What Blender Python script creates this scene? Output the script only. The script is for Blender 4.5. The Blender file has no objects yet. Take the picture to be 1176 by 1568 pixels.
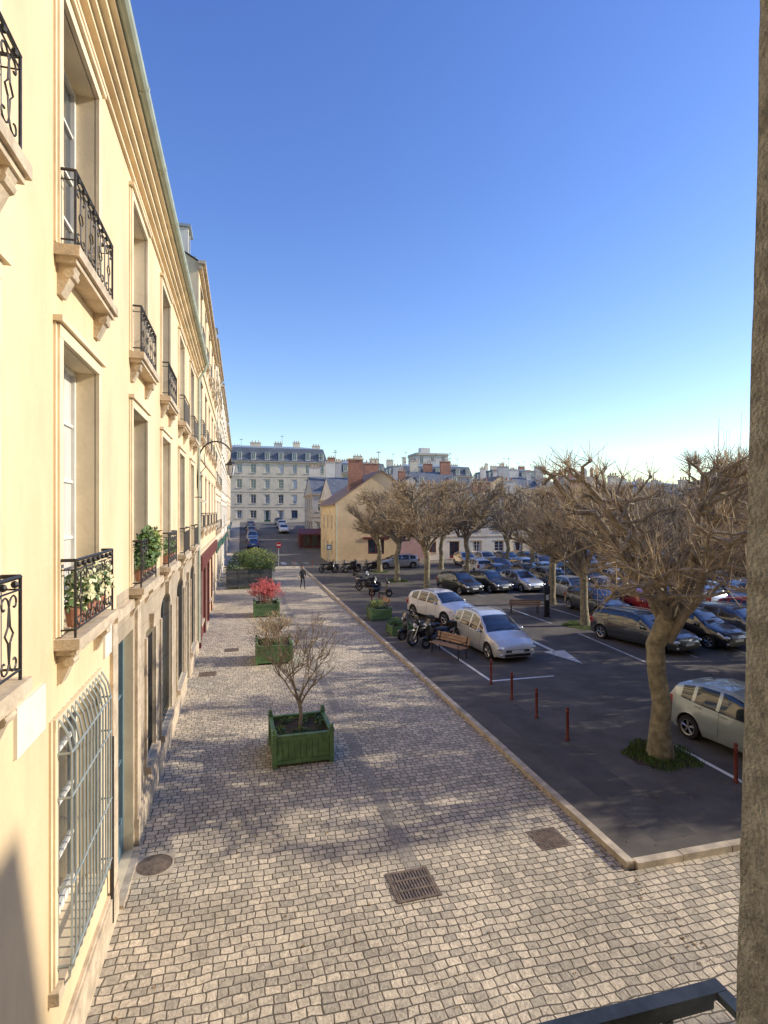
import bpy, math, random
from mathutils import Vector, Matrix
R=random.Random(7)
sc=bpy.context.scene
sc.view_settings.view_transform='Standard'; sc.view_settings.look='None'; sc.view_settings.exposure=0
# ------------------------------------------------------------ materials
MATS={}
def M(name,col,rough=.7,var=.15,scale=3.0,bump=0.0,bscale=None,metal=0.0,coat=0.0,spec=.5,col2=None,stretch=None,dist=.02):
    m=bpy.data.materials.new(name); m.use_nodes=True; nt=m.node_tree; N=nt.nodes; L=nt.links
    b=N['Principled BSDF']; b.inputs['Roughness'].default_value=rough; b.inputs['Metallic'].default_value=metal
    b.inputs['Coat Weight'].default_value=coat; b.inputs['Coat Roughness'].default_value=.05
    b.inputs['Specular IOR Level'].default_value=spec
    tc=N.new('ShaderNodeTexCoord'); src=tc.outputs['Object']
    if stretch:
        mp=N.new('ShaderNodeMapping'); mp.inputs['Scale'].default_value=stretch; L.new(src,mp.inputs[0]); src=mp.outputs[0]
    nz=N.new('ShaderNodeTexNoise'); nz.inputs['Scale'].default_value=scale; nz.inputs['Detail'].default_value=6; nz.inputs['Roughness'].default_value=.62
    L.new(src,nz.inputs['Vector'])
    cr=N.new('ShaderNodeValToRGB'); c=col; d=col2 or tuple(x*(1-var) for x in col)
    u=tuple(min(1,x*(1+var*.6)) for x in col) if not col2 else col
    cr.color_ramp.elements[0].position=.36; cr.color_ramp.elements[1].position=.64
    cr.color_ramp.elements[0].color=(*d,1); cr.color_ramp.elements[1].color=(*u,1)
    L.new(nz.outputs['Fac'],cr.inputs[0]); L.new(cr.outputs[0],b.inputs['Base Color'])
    if bump>0:
        n2=N.new('ShaderNodeTexNoise'); n2.inputs['Scale'].default_value=bscale or scale*8; n2.inputs['Detail'].default_value=5
        L.new(tc.outputs['Object'],n2.inputs['Vector'])
        bp=N.new('ShaderNodeBump'); bp.inputs['Strength'].default_value=bump; bp.inputs['Distance'].default_value=dist
        L.new(n2.outputs['Fac'],bp.inputs['Height']); L.new(bp.outputs[0],b.inputs['Normal'])
    MATS[name]=m; return m
def brickmat(name,c1,c2,mortar,bw,rh,ms,rough=.8,bump=.6,warp=.03,wscale=2.0,big=.35,bigscale=.35,vert=False,rot=0.0,off=.5,bd=.02,fine=0,stain=0,squash=1.0):
    m=bpy.data.materials.new(name); m.use_nodes=True; nt=m.node_tree; N=nt.nodes; L=nt.links
    b=N['Principled BSDF']; b.inputs['Roughness'].default_value=rough
    tc=N.new('ShaderNodeTexCoord'); src=tc.outputs['Object']
    if vert:
        sp=N.new('ShaderNodeSeparateXYZ'); L.new(src,sp.inputs[0]); ad=N.new('ShaderNodeMath'); L.new(sp.outputs[0],ad.inputs[0]); L.new(sp.outputs[1],ad.inputs[1])
        cb=N.new('ShaderNodeCombineXYZ'); L.new(ad.outputs[0],cb.inputs[0]); L.new(sp.outputs[2],cb.inputs[1]); src=cb.outputs[0]
    if rot:
        mp=N.new('ShaderNodeMapping'); mp.inputs['Rotation'].default_value=(0,0,rot); L.new(src,mp.inputs[0]); src=mp.outputs[0]
    def warpv(src,sc_,amt):
        wn=N.new('ShaderNodeTexNoise'); wn.inputs['Scale'].default_value=sc_; wn.inputs['Detail'].default_value=2; L.new(src,wn.inputs['Vector'])
        s1=N.new('ShaderNodeVectorMath'); s1.operation='SUBTRACT'; s1.inputs[1].default_value=(.5,.5,.5); L.new(wn.outputs['Color'],s1.inputs[0])
        s2=N.new('ShaderNodeVectorMath'); s2.operation='SCALE'; s2.inputs['Scale'].default_value=amt*2; L.new(s1.outputs[0],s2.inputs[0])
        s3=N.new('ShaderNodeVectorMath'); L.new(src,s3.inputs[0]); L.new(s2.outputs[0],s3.inputs[1]); return s3.outputs[0]
    src=warpv(src,wscale,warp)
    if fine: src=warpv(src,7,fine)
    br=N.new('ShaderNodeTexBrick'); br.offset=off; br.squash=squash; br.squash_frequency=3; L.new(src,br.inputs['Vector'])
    br.inputs['Scale'].default_value=1; br.inputs['Brick Width'].default_value=bw; br.inputs['Row Height'].default_value=rh
    br.inputs['Mortar Size'].default_value=ms; br.inputs['Mortar Smooth'].default_value=.6
    br.inputs['Color1'].default_value=(*c1,1); br.inputs['Color2'].default_value=(*c2,1); br.inputs['Mortar'].default_value=(*mortar,1)
    n2=N.new('ShaderNodeTexNoise'); n2.inputs['Scale'].default_value=bigscale; n2.inputs['Detail'].default_value=8; n2.inputs['Roughness'].default_value=.7; L.new(tc.outputs['Object'],n2.inputs['Vector'])
    mr=N.new('ShaderNodeMapRange'); mr.inputs[1].default_value=.3; mr.inputs[2].default_value=.7; mr.inputs[3].default_value=1-big; mr.inputs[4].default_value=1+big*.4; L.new(n2.outputs['Fac'],mr.inputs[0])
    val=mr.outputs[0]
    if stain:
        n4=N.new('ShaderNodeTexNoise'); n4.inputs['Scale'].default_value=14; n4.inputs['Detail'].default_value=4; L.new(tc.outputs['Object'],n4.inputs['Vector'])
        m4=N.new('ShaderNodeMapRange'); m4.inputs[1].default_value=.3; m4.inputs[2].default_value=.7; m4.inputs[3].default_value=1-stain; m4.inputs[4].default_value=1+stain*.5; L.new(n4.outputs['Fac'],m4.inputs[0])
        mm=N.new('ShaderNodeMath'); mm.operation='MULTIPLY'; L.new(val,mm.inputs[0]); L.new(m4.outputs[0],mm.inputs[1]); val=mm.outputs[0]
    mx=N.new('ShaderNodeVectorMath'); mx.operation='SCALE'; L.new(br.outputs['Color'],mx.inputs[0]); L.new(val,mx.inputs['Scale']); L.new(mx.outputs[0],b.inputs['Base Color'])
    n3=N.new('ShaderNodeTexNoise'); n3.inputs['Scale'].default_value=25; n3.inputs['Detail'].default_value=4; L.new(tc.outputs['Object'],n3.inputs['Vector'])
    a=N.new('ShaderNodeMath'); a.operation='MULTIPLY_ADD'; a.inputs[1].default_value=-1.0; L.new(br.outputs['Fac'],a.inputs[0]); L.new(n3.outputs['Fac'],a.inputs[2])
    bp=N.new('ShaderNodeBump'); bp.inputs['Strength'].default_value=bump; bp.inputs['Distance'].default_value=bd; L.new(a.outputs[0],bp.inputs['Height']); L.new(bp.outputs[0],b.inputs['Normal'])
    MATS[name]=m; return m

M('plaster',(.80,.61,.365),.85,.17,.7,.3,14,stretch=(1,1,.35))
M('plaster_trim',(.80,.655,.435),.8,.16,1.2,.15,20)
M('plaster_pale',(.74,.62,.45),.85,.12,.6,.2,12)
M('plaster_white',(.70,.65,.56),.85,.14,.5,.2,10)
M('plaster_grey',(.50,.48,.44),.85,.15,.4,.1,10)
M('plaster_house',(.78,.57,.32),.85,.16,.5,.25,10)
brickmat('stone_block',(.46,.37,.255),(.52,.42,.29),(.30,.24,.165),.8,.38,.007,vert=True,bump=.3,warp=.004,big=.35,bigscale=1.2)
M('stone_trim',(.58,.47,.33),.8,.28,4,.4,30)
M('jamb_stone',(.85,.77,.62),.9,.35,30,.9,160,dist=.005)
brickmat('setts',(.80,.67,.48),(.46,.40,.30),(.17,.14,.10),.19,.14,.013,warp=.07,wscale=1.5,fine=.02,bump=.75,big=.30,bigscale=.5,stain=.28,squash=.78)
brickmat('setts_gutter',(.42,.37,.29),(.33,.29,.23),(.17,.14,.10),.14,.14,.008,warp=.01,bump=.5)
M('asphalt',(.115,.100,.084),.9,.30,.9,.4,70,dist=.006)
M('asphalt_patch',(.096,.087,.077),.9,.2,1.5,.4,70,dist=.006)
M('asphalt_road',(.14,.13,.115),.9,.25,.6,.3,50,dist=.006)
M('ground_far',(.16,.145,.12),.95,.3,.2)
M('kerb_stone',(.54,.45,.33),.85,.3,3,.4,30)
M('paint_white',(.76,.74,.70),.7,.42,9)
M('iron',(.045,.04,.038),.5,.3,20,metal=.4)
M('guard_metal',(.20,.215,.20),.75,.3,20,metal=.1)
M('cast_iron',(.22,.165,.115),.6,.4,9,.5,80,metal=.2)
M('white_frame',(.78,.76,.70),.45,.08,5)
M('blue_frame',(.13,.21,.25),.5,.15,5)
M('glass',(.05,.065,.075),.04,.3,.6,spec=1.0,coat=.6)
M('curtain',(.62,.60,.55),.9,.2,3,stretch=(8,8,.3))
M('zinc',(.40,.44,.42),.4,.15,3,metal=.3)
M('gutter',(.42,.47,.38),.5,.12,3)
brickmat('slate',(.12,.135,.165),(.18,.20,.235),(.07,.07,.085),.3,.2,.012,vert=True,bump=.4,warp=.01,big=.3)
brickmat('tile',(.38,.27,.20),(.28,.18,.13),(.14,.09,.07),.25,.2,.012,vert=True,bump=.4,warp=.01,big=.3)
brickmat('brick_red',(.42,.18,.11),(.33,.13,.08),(.36,.29,.22),.22,.075,.01,vert=True,warp=.005)
M('red_shop',(.15,.040,.035),.5,.2,4)
M('planter_green',(.12,.215,.08),.55,.25,6,.1,40)
M('soil',(.06,.042,.026),.95,.4,18,.8,60)
M('bark',(.31,.255,.18),.9,.4,7,.9,35,stretch=(1,1,.35),dist=.03)
M('bark_moss',(.32,.275,.17),.9,.45,5,.9,30,dist=.03)
M('twig',(.56,.44,.27),.8,.3,2.5)
M('twig_dark',(.30,.225,.14),.8,.3,2.5)
M('twig_red',(.62,.14,.13),.7,.35,5)
M('leaf',(.09,.16,.035),.6,.5,9)
M('leaf_yellow',(.26,.30,.06),.6,.4,9)
M('leaf_dark',(.04,.075,.025),.6,.4,6)
M('leaf_dry',(.30,.19,.08),.8,.4,6)
M('flower',(.75,.72,.42),.6,.2,30)
M('grass',(.11,.19,.04),.8,.4,12)
M('terracotta',(.42,.19,.11),.8,.2,8)
M('bollard_red',(.19,.04,.03),.5,.2,8)
M('wood',(.42,.25,.13),.6,.3,3,stretch=(1,8,8))
M('tyre',(.025,.025,.025),.85,.2,10)
M('rim',(.50,.50,.51),.3,.1,10,metal=.8)
M('car_black',(.014,.014,.015),.4,.2,8)
M('car_glass',(.025,.03,.034),.04,.2,1,spec=1.0,coat=.5)
M('lamp_glass',(.62,.64,.65),.08,.15,20,spec=1,coat=1)
M('tail_red',(.40,.012,.012),.15,.2,10,coat=1)
M('plate',(.75,.75,.72),.5,.05,20)
PAINT={}
for n,c,mt in [('champagne',(.68,.68,.66),.3),('white',(.82,.82,.80),0),('silver',(.52,.54,.56),.55),('black',(.014,.015,.019),.2),
 ('charcoal',(.06,.067,.075),.5),('blue',(.03,.08,.24),.3),('red',(.42,.03,.025),.1),('green_silver',(.50,.56,.52),.45),('grey',(.19,.20,.21),.5),('lblue',(.24,.35,.47),.4)]:
    M('paint_'+n,c,.28,.05,1.5,metal=mt,coat=1.0); PAINT[n]='paint_'+n
M('cloth_dark',(.02,.022,.03),.9,.3,12)
M('cloth_jeans',(.035,.045,.07),.9,.3,12)
M('skin',(.50,.30,.21),.6,.1,8)
M('hair',(.03,.02,.015),.7,.3,20)
M('plaque',(.78,.75,.66),.5,.08,4)
M('door_blue',(.06,.16,.30),.5,.1,4)
M('door_green',(.04,.11,.08),.5,.1,4)
M('shutter_red',(.15,.03,.035),.6,.2,4)
M('pink',(.60,.36,.31),.8,.1,3)

# ------------------------------------------------------------ builder
class B:
    def __init__(s): s.v=[];s.f=[];s.m=[]
    def poly(s,pts,mat):
        i=len(s.v); s.v+= [tuple(p) for p in pts]; s.f.append(tuple(range(i,i+len(pts)))); s.m.append(mat)
    def mesh(s,vs,fs,mat):
        i=len(s.v); s.v+=[tuple(p) for p in vs]
        for f in fs: s.f.append(tuple(a+i for a in f)); s.m.append(mat)
    def hexa(s,c,mat):
        s.mesh(c,[(3,2,1,0),(4,5,6,7),(0,1,5,4),(1,2,6,5),(2,3,7,6),(3,0,4,7)],mat)
    def box(s,x0,x1,y0,y1,z0,z1,mat):
        s.hexa([(x0,y0,z0),(x1,y0,z0),(x1,y1,z0),(x0,y1,z0),(x0,y0,z1),(x1,y0,z1),(x1,y1,z1),(x0,y1,z1)],mat)
    def pbox(s,P,u0,u1,v0,v1,d0,d1,mat):
        s.hexa([P(u0,v0,d0),P(u1,v0,d0),P(u1,v0,d1),P(u0,v0,d1),P(u0,v1,d0),P(u1,v1,d0),P(u1,v1,d1),P(u0,v1,d1)],mat)
    def tube(s,pts,rad,mat,n=6,cap=True):
        pts=[Vector(p) for p in pts]; k=len(pts)
        if not isinstance(rad,(list,tuple)): rad=[rad]*k
        vs=[];a=None
        for i,p in enumerate(pts):
            t=(pts[min(i+1,k-1)]-pts[max(i-1,0)])
            if t.length<1e-9: t=Vector((0,0,1))
            t.normalize()
            if a is None:
                ref=Vector((0,0,1)) if abs(t.z)<.9 else Vector((1,0,0)); a=t.cross(ref).normalized()
            else:
                a=a-t*a.dot(t)
                if a.length<1e-6: a=t.orthogonal()
                a.normalize()
            b=t.cross(a)
            for j in range(n):
                w=2*math.pi*j/n; vs.append(p+(a*math.cos(w)+b*math.sin(w))*rad[i])
        fs=[]
        for i in range(k-1):
            for j in range(n):
                fs.append((i*n+j,i*n+(j+1)%n,(i+1)*n+(j+1)%n,(i+1)*n+j))
        if cap: fs.append(tuple(range(n-1,-1,-1))); fs.append(tuple((k-1)*n+j for j in range(n)))
        s.mesh(vs,fs,mat)
    def ell(s,c,r,mat,n=10,m=7):
        vs=[];fs=[]
        for i in range(m+1):
            ph=math.pi*i/m
            for j in range(n):
                th=2*math.pi*j/n; vs.append((c[0]+r[0]*math.sin(ph)*math.cos(th),c[1]+r[1]*math.sin(ph)*math.sin(th),c[2]+r[2]*math.cos(ph)))
        for i in range(m):
            for j in range(n): fs.append((i*n+j,(i+1)*n+j,(i+1)*n+(j+1)%n,i*n+(j+1)%n))
        s.mesh(vs,fs,mat)
    def lathe(s,c,axis,prof,mat,n=20):
        ax=Vector(axis).normalized(); a=ax.orthogonal().normalized(); b=ax.cross(a); c=Vector(c); vs=[];fs=[]
        for r,h in prof:
            for j in range(n):
                w=2*math.pi*j/n; vs.append(c+ax*h+(a*math.cos(w)+b*math.sin(w))*r)
        for i in range(len(prof)-1):
            for j in range(n): fs.append((i*n+j,i*n+(j+1)%n,(i+1)*n+(j+1)%n,(i+1)*n+j))
        s.mesh(vs,fs,mat)
    def leaves(s,c,r,n,size,mat,rnd=R,shell=.5):
        for _ in range(n):
            d=Vector((rnd.gauss(0,1),rnd.gauss(0,1),rnd.gauss(0,1))).normalized(); q=shell+(1-shell)*rnd.random()
            q*=(1+.15*math.sin(d.x*5+c[0])*math.cos(d.y*4+d.z*6))
            p=Vector((c[0]+d.x*r[0]*q,c[1]+d.y*r[1]*q,c[2]+d.z*r[2]*q))
            a=Vector((rnd.gauss(0,1),rnd.gauss(0,1),rnd.gauss(0,1))).normalized(); b=a.orthogonal().normalized(); z=size*rnd.uniform(.6,1.3)
            s.poly([p-a*z,p+b*z*.5,p+a*z,p-b*z*.5],mat)
    def _mk(s,name,idx,smooth):
        me=bpy.data.meshes.new(name)
        if idx is None: vs,fs,ms=s.v,s.f,s.m
        else:
            mp={};vs=[];fs=[];ms=[]
            for i in idx:
                nf=[]
                for a in s.f[i]:
                    if a not in mp: mp[a]=len(vs); vs.append(s.v[a])
                    nf.append(mp[a])
                fs.append(tuple(nf)); ms.append(s.m[i])
        me.from_pydata(vs,[],fs); keys=[]
        for k in ms:
            if k not in keys: keys.append(k)
        for k in keys: me.materials.append(MATS[k])
        me.polygons.foreach_set('material_index',[keys.index(k) for k in ms])
        if smooth:
            me.polygons.foreach_set('use_smooth',[True]*len(fs))
            me.set_sharp_from_angle(angle=math.radians(smooth))
        me.update(); return me
    def build(s,name,smooth=0,loc=(0,0,0),rot=0,scale=1):
        o=bpy.data.objects.new(name,s._mk(name,None,smooth)); sc.collection.objects.link(o); o.location=loc; o.rotation_euler=(0,0,rot); o.scale=(scale,)*3; return o
    def build_split(s,name,groups,smooth=0):
        e=bpy.data.objects.new(name,None); sc.collection.objects.link(e)
        d={}
        for i,k in enumerate(s.m):
            g=groups.get(k,'trim'); d.setdefault(g,[]).append(i)
        for g,idx in d.items():
            o=bpy.data.objects.new(g,s._mk(g,idx,smooth)); sc.collection.objects.link(o); o.parent=e
        return e
def inst(o,name,loc,rot=0,scale=1):
    n=bpy.data.objects.new(name,o.data); sc.collection.objects.link(n); n.location=loc; n.rotation_euler=(0,0,rot); n.scale=(scale,)*3 if not isinstance(scale,tuple) else scale; return n
GR={'plaster':'walls','plaster_pale':'walls','plaster_white':'walls','plaster_grey':'walls','plaster_house':'walls','stone_block':'stone_walls','slate':'roof','tile':'roof','zinc':'roof_zinc','glass':'window_glass','white_frame':'window_frames','blue_frame':'shop_frames','iron':'ironwork','gutter':'gutter','brick_red':'chimney','curtain':'curtains','red_shop':'shopfront','door_blue':'door','door_green':'door','leaf':'window_box_leaves','flower':'window_box_flowers','terracotta':'chimney_pots'}

# ------------------------------------------------------------ terrain
def H(y):
    t=max(0,min(1,(y-68)/(125-68))); return 3.7*t*t*(3-2*t)
g=B(); xs=[-1500,-400,-100,-30,-2,12,40,80,150,400,1500]; ys=[-400,-50,0,30,60]+[68+i*4 for i in range(15)]+[128,200,500,2000]
for i in range(len(xs)-1):
    for j in range(len(ys)-1):
        g.poly([(xs[i],ys[j],H(ys[j])-.03),(xs[i+1],ys[j],H(ys[j])-.03),(xs[i+1],ys[j+1],H(ys[j+1])-.03),(xs[i],ys[j+1],H(ys[j+1])-.03)],'ground_far')
g.build('ground')
FX=-1.84; KX=6.34; KY=8.0
g=B(); g.poly([(FX-.3,-1,0),(KX-.06,-1,0),(KX-.06,62,0),(FX-.3,62,0)],'setts'); g.poly([(KX-.06,-1,0),(70,-1,0),(70,KY-.06,0),(KX-.06,KY-.06,0)],'setts'); g.build('paved_plaza')
g=B(); g.poly([(2.68,8.9,.004),(2.95,8.9,.004),(2.95,60,.004),(2.68,60,.004)],'setts_gutter')
for yy in (30.5,): g.poly([(1.5,yy,.008),(6.2,yy,.008),(6.2,yy+.5,.008),(1.5,yy+.5,.008)],'setts_gutter')
g.build('drain_channel')
g=B(); g.box(KX+.08,75,KY+.08,61,-.02,.10,'asphalt'); g.build('car_park')
g=B()
for (a,c,d,e) in [(7.2,8.1,8.4,15.5),(11.6,13.2,13.5,17),(12.0,14.4,24,32)]: g.poly([(a,d,.102),(c,d,.102),(c+.1,e,.102),(a-.1,e,.102)],'asphalt_patch')
g.build('asphalt_repair')
g=B()
y=KY
while y<60:
    l=R.uniform(.85,1.1); j=R.uniform(-.006,.006); g.box(KX-.06+j,KX+.09+j,y+.006,y+l-.006,-.02,.115+R.uniform(-.006,.004),'kerb_stone'); y+=l
x=KX+.1
while x<60:
    l=R.uniform(.85,1.1); j=R.uniform(-.006,.006); g.box(x+.006,x+l-.006,KY-.06+j,KY+.09+j,-.02,.115+R.uniform(-.006,.004),'kerb_stone'); x+=l
g.build('kerb')
g=B()
for j in range(len(ys)-1):
    if ys[j]>=60 and ys[j]<128:
        a,b=max(62,ys[j]),ys[j+1]; g.poly([(FX+1.6,a,H(a)+.0),(9.2,a,H(a)),(9.2,b,H(b)),(FX+1.6,b,H(b))],'asphalt_road')
        g.poly([(FX,a,H(a)+.1),(FX+1.6,a,H(a)+.1),(FX+1.6,b,H(b)+.1),(FX,b,H(b)+.1)],'kerb_stone')
g.build('street')
g=B()
for i in range(6): g.poly([(0.6+i*1.3,64,.008),(1.2+i*1.3,64,.008),(1.2+i*1.3,67,.008),(0.6+i*1.3,67,.008)],'paint_white')
g.build('pedestrian_crossing')
g=B(); z=.106
def line(x0,y0,x1,y1,w=.11):
    d=Vector((x1-x0,y1-y0)); n=Vector((-d.y,d.x)).normalized()*w/2
    g.poly([(x0+n.x,y0+n.y,z),(x1+n.x,y1+n.y,z),(x1-n.x,y1-n.y,z),(x0-n.x,y0-n.y,z)],'paint_white')
line(8.45,17.9,8.45,25); line(8.4,17.8,10.9,17.8); line(10.6,9.3,10.6,12.2)
for i in range(8):
    line(15.9+2.5*i-.5,18.6,15.9+2.5*i,23.8)
    line(15.9+2.5*i,26.2,15.9+2.5*i,31)
for i in range(14): line(13.8+2.6*i,35.5,13.8+2.6*i,40.5)
g.poly([(12.75,20.9,z),(12.95,20.9,z),(13.0,23,z),(12.8,23,z)],'paint_white'); g.poly([(12.35,21.0,z),(12.85,18.9,z),(13.35,21.0,z)],'paint_white')
g.build('parking_markings')
# fallen leaves and debris
g=B()
for _ in range(900):
    x=R.uniform(-1.6,14); y=R.uniform(6,30); 
    if R.random()<.5: x=KX-.1-abs(R.gauss(0,.25))
    zz=.004 if x<KX-.06 or y<KY-.06 else .108
    if abs(x-KX)<.1: continue
    w=R.uniform(0,6.28); s_=R.uniform(.015,.035); c,s2=math.cos(w)*s_,math.sin(w)*s_
    g.poly([(x-c,y-s2,zz),(x+s2*.6,y-c*.6,zz+.01),(x+c,y+s2,zz+.004),(x-s2*.6,y+c*.6,zz+.012)],'leaf_dry')
g.build('fallen_leaves')

# ------------------------------------------------------------ facade tools
def facade(b,P,u0,u1,v0,v1,holes,depth,mat,mrev):
    us=sorted({u0,u1,*[h[0] for h in holes],*[h[1] for h in holes]}); vs=sorted({v0,v1,*[h[2] for h in holes],*[h[3] for h in holes]})
    mf=mat if callable(mat) else (lambda u,v:mat)
    for i in range(len(us)-1):
        for j in range(len(vs)-1):
            uc=(us[i]+us[i+1])/2; vc=(vs[j]+vs[j+1])/2
            if any(h[0]<uc<h[1] and h[2]<vc<h[3] for h in holes): continue
            b.poly([P(us[i],vs[j],0),P(us[i+1],vs[j],0),P(us[i+1],vs[j+1],0),P(us[i],vs[j+1],0)],mf(uc,vc))
    for h in holes:
        a,c,e,f=h[:4]; arch=len(h)>4 and h[4]
        b.poly([P(a,e,0),P(a,e,-depth),P(a,f,-depth),P(a,f,0)],mrev); b.poly([P(c,e,0),P(c,e,-depth),P(c,f,-depth),P(c,f,0)],mrev)
        b.poly([P(a,e,0),P(c,e,0),P(c,e,-depth),P(a,e,-depth)],mrev)
        if not arch: b.poly([P(a,f,0),P(c,f,0),P(c,f,-depth),P(a,f,-depth)],mrev)
        else:
            r=(c-a)/2; m=(a+c)/2; rise=arch; n=10
            pt=[(m-r*math.cos(math.pi*k/n),f-rise+rise*math.sin(math.pi*k/n)*.98) for k in range(n+1)]
            for k in range(n):
                p,q=pt[k],pt[k+1]
                b.poly([P(p[0],p[1],0),P(q[0],q[1],0),P(q[0],f,0),P(p[0],f,0)],mf(m,(f+e)/2)); b.poly([P(p[0],p[1],0),P(q[0],q[1],0),P(q[0],q[1],-depth),P(p[0],p[1],-depth)],mrev)
def window(b,P,h,depth,fr='white_frame',bars=3,w=.06,curt=0,panel=0):
    a,c,e,f=h[:4]; d=-depth; m=(a+c)/2
    b.poly([P(a,e,d+.02),P(c,e,d+.02),P(c,f,d+.02),P(a,f,d+.02)],'glass')
    D0,D1=d+.0,d+.07
    for (p,q,r,s) in [(a,a+w,e,f),(c-w,c,e,f),(m-w*.6,m+w*.6,e,f)]: b.pbox(P,p,q,r,s,D0,D1,fr)
    for (r,s) in [(e,e+w*1.5+panel),(f-w,f)]: b.pbox(P,a+w,m-w*.6,r,s,D0,D1-.005,fr); b.pbox(P,m+w*.6,c-w,r,s,D0,D1-.005,fr)
    for k in range(1,bars):
        v=e+panel+(f-e-panel)*k/bars; b.pbox(P,a+w,m-w*.6,v-.018,v+.018,D0,D1-.02,fr); b.pbox(P,m+w*.6,c-w,v-.018,v+.018,D0,D1-.02,fr)
    if curt:
        b.poly([P(a+w,e,d+.026),P(a+w+.28*(c-a),e,d+.026),P(a+w+.18*(c-a),f,d+.026),P(a+w,f,d+.026)],'curtain'); b.poly([P(c-w,e,d+.026),P(c-w-.28*(c-a),e,d+.026),P(c-w-.18*(c-a),f,d+.026),P(c-w,f,d+.026)],'curtain')
def surround(b,P,h,w=.13,d=.045,mat='plaster_trim',bottom=True):
    a,c,e,f=h[:4]
    b.pbox(P,a-w,a,e,f,-.01,d,mat); b.pbox(P,c,c+w,e,f,-.01,d,mat); b.pbox(P,a-w,c+w,f,f+w,-.01,d+.004,mat)
    b.pbox(P,a-w-.05,a-w,e,f+w,-.01,d*.5,mat); b.pbox(P,c+w,c+w+.05,e,f+w,-.01,d*.5,mat)
def spiral(P,u,v,d,r,turn,sg,start,n=12):
    return [P(u+sg*r*(1-k/n*.8)*math.cos(start+turn*k/n),v+r*(1-k/n*.8)*math.sin(start+turn*k/n),d) for k in range(n+1)]
def balcony(b,P,u0,u1,v,proj=.18,hh=.78,detail=True):
    b.pbox(P,u0-.08,u1+.08,v-.13,v-.02,-.01,proj+.06,'stone_trim'); b.pbox(P,u0-.04,u1+.04,v-.19,v-.13,-.01,proj+.02,'stone_trim')
    for uc in (u0+.12,u1-.12):
        b.hexa([P(uc-.09,v-.50,0),P(uc+.09,v-.50,0),P(uc+.09,v-.50,.04),P(uc-.09,v-.50,.04),P(uc-.09,v-.19,0),P(uc+.09,v-.19,0),P(uc+.09,v-.19,proj),P(uc-.09,v-.19,proj)],'stone_trim')
        b.tube([P(uc-.1,v-.27,proj*.62),P(uc+.1,v-.27,proj*.62)],.055,'stone_trim',8)
    d=proj; T=v+hh
    for vv,rr in ((T,.018),(T-.1,.008),(v+.06,.011)):
        b.tube([P(u0,vv,0),P(u0,vv,d),P(u1,vv,d),P(u1,vv,0)],rr,'iron',5)
    for uu in (u0,u1): b.tube([P(uu,v-.02,d),P(uu,T,d)],.014,'iron',5)
    if not detail:
        n=12
        for k in range(1,n): b.tube([P(u0+(u1-u0)*k/n,v+.06,d),P(u0+(u1-u0)*k/n,T-.1,d)],.01,'iron',4)
        return
    n=4; W=(u1-u0)/n
    for k in range(n):
        a=u0+W*k; m=a+W/2; mid=(v+.06+T-.1)/2; hv=(T-.1-v-.06)/2
        if k: b.tube([P(a,v+.06,d),P(a,T-.1,d)],.009,'iron',4)
        for sg in (-1,1):
            r=W*.20
            b.tube(spiral(P,m+sg*r*1.05,mid+hv-r*1.1,d,r,5.2,-sg,0),.008,'iron',4)
            b.tube(spiral(P,m+sg*r*1.05,mid-hv+r*1.1,d,r,-5.2,-sg,0),.008,'iron',4)
            b.tube([P(m,mid+hv-r*1.1,d),P(m+sg*.02,mid+.06,d),P(m+sg*r*.9,mid,d),P(m+sg*.02,mid-.06,d),P(m,mid-hv+r*1.1,d)],.008,'iron',4)
    for k in range(n*2): 
        uu=u0+W*(k+.5)/2; b.ell(P(uu,T-.05,d),(.03,.03,.03),'iron',6,4)

# ------------------------------------------------------------ building 1 (near left)
b=B(); P=lambda u,v,d:(FX+d,u,v)
cent=[.2,4.02,7.2,11.1,14.8,18.6,22.4]; holes=[];F1=[];F2=[]
for c in cent:
    F1.append((c-.75,c+.75,4.72,7.8)); F2.append((c-.75,c+.75,8.75,11.4))
gw=(6.3,8.0,1.25,3.8); door=(9.2,10.55,.06,3.95)
arches=[(11.9,13.0,.95,3.6),(14.0,15.9,.75,3.95,.35),(17.4,19.3,.75,3.95,.35),(20.0,21.0,.06,3.6),(21.9,23.7,.75,3.95,.35)]
holes=F1+F2+[gw,door]+arches
facade(b,P,.6,25.4,0,12.35,[h for h in holes if h[0]>.7],.30,lambda u,v:'stone_block' if (v<4.4 and u>8.9) else 'plaster','plaster_trim')
for k,h in enumerate(F1+F2):
    if h[0]<.7: continue
    window(b,P,h,.30,bars=4,curt=(k%2==0),panel=.25); surround(b,P,h); balcony(b,P,h[0]-.1,h[1]+.1,h[2],detail=(h[0]<16))
    b.pbox(P,h[0]-.2,h[1]+.2,h[3]+.14,h[3]+.2,-.01,.09,'plaster_trim')
window(b,P,gw,.30,bars=4); surround(b,P,gw,.12)
b.pbox(P,gw[0]-.2,gw[1]+.2,gw[2]-.13,gw[2]-.001,-.01,.1,'stone_trim')
nb=12
for k in range(nb+1):
    u=gw[0]-.03+(gw[1]-gw[0]+.06)*k/nb
    b.tube([P(u,gw[2]-.1,.06),P(u,gw[2]+.02,.15),P(u,gw[2]+.2,.17),P(u,gw[3]-.25,.17),P(u,gw[3]-.05,.13),P(u,gw[3]+.08,.06),P(u,gw[3]+.12,-.0)],.012,'zinc',6)
for vv in (gw[2]+.15,gw[2]+.95,gw[3]-.7,gw[3]-.25): b.tube([P(gw[0]-.05,vv,0),P(gw[0]-.05,vv,.17),P(gw[1]+.05,vv,.17),P(gw[1]+.05,vv,0)],.014,'zinc',6)
window(b,P,door,.22,fr='blue_frame',bars=3,w=.09,panel=.5)
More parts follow.
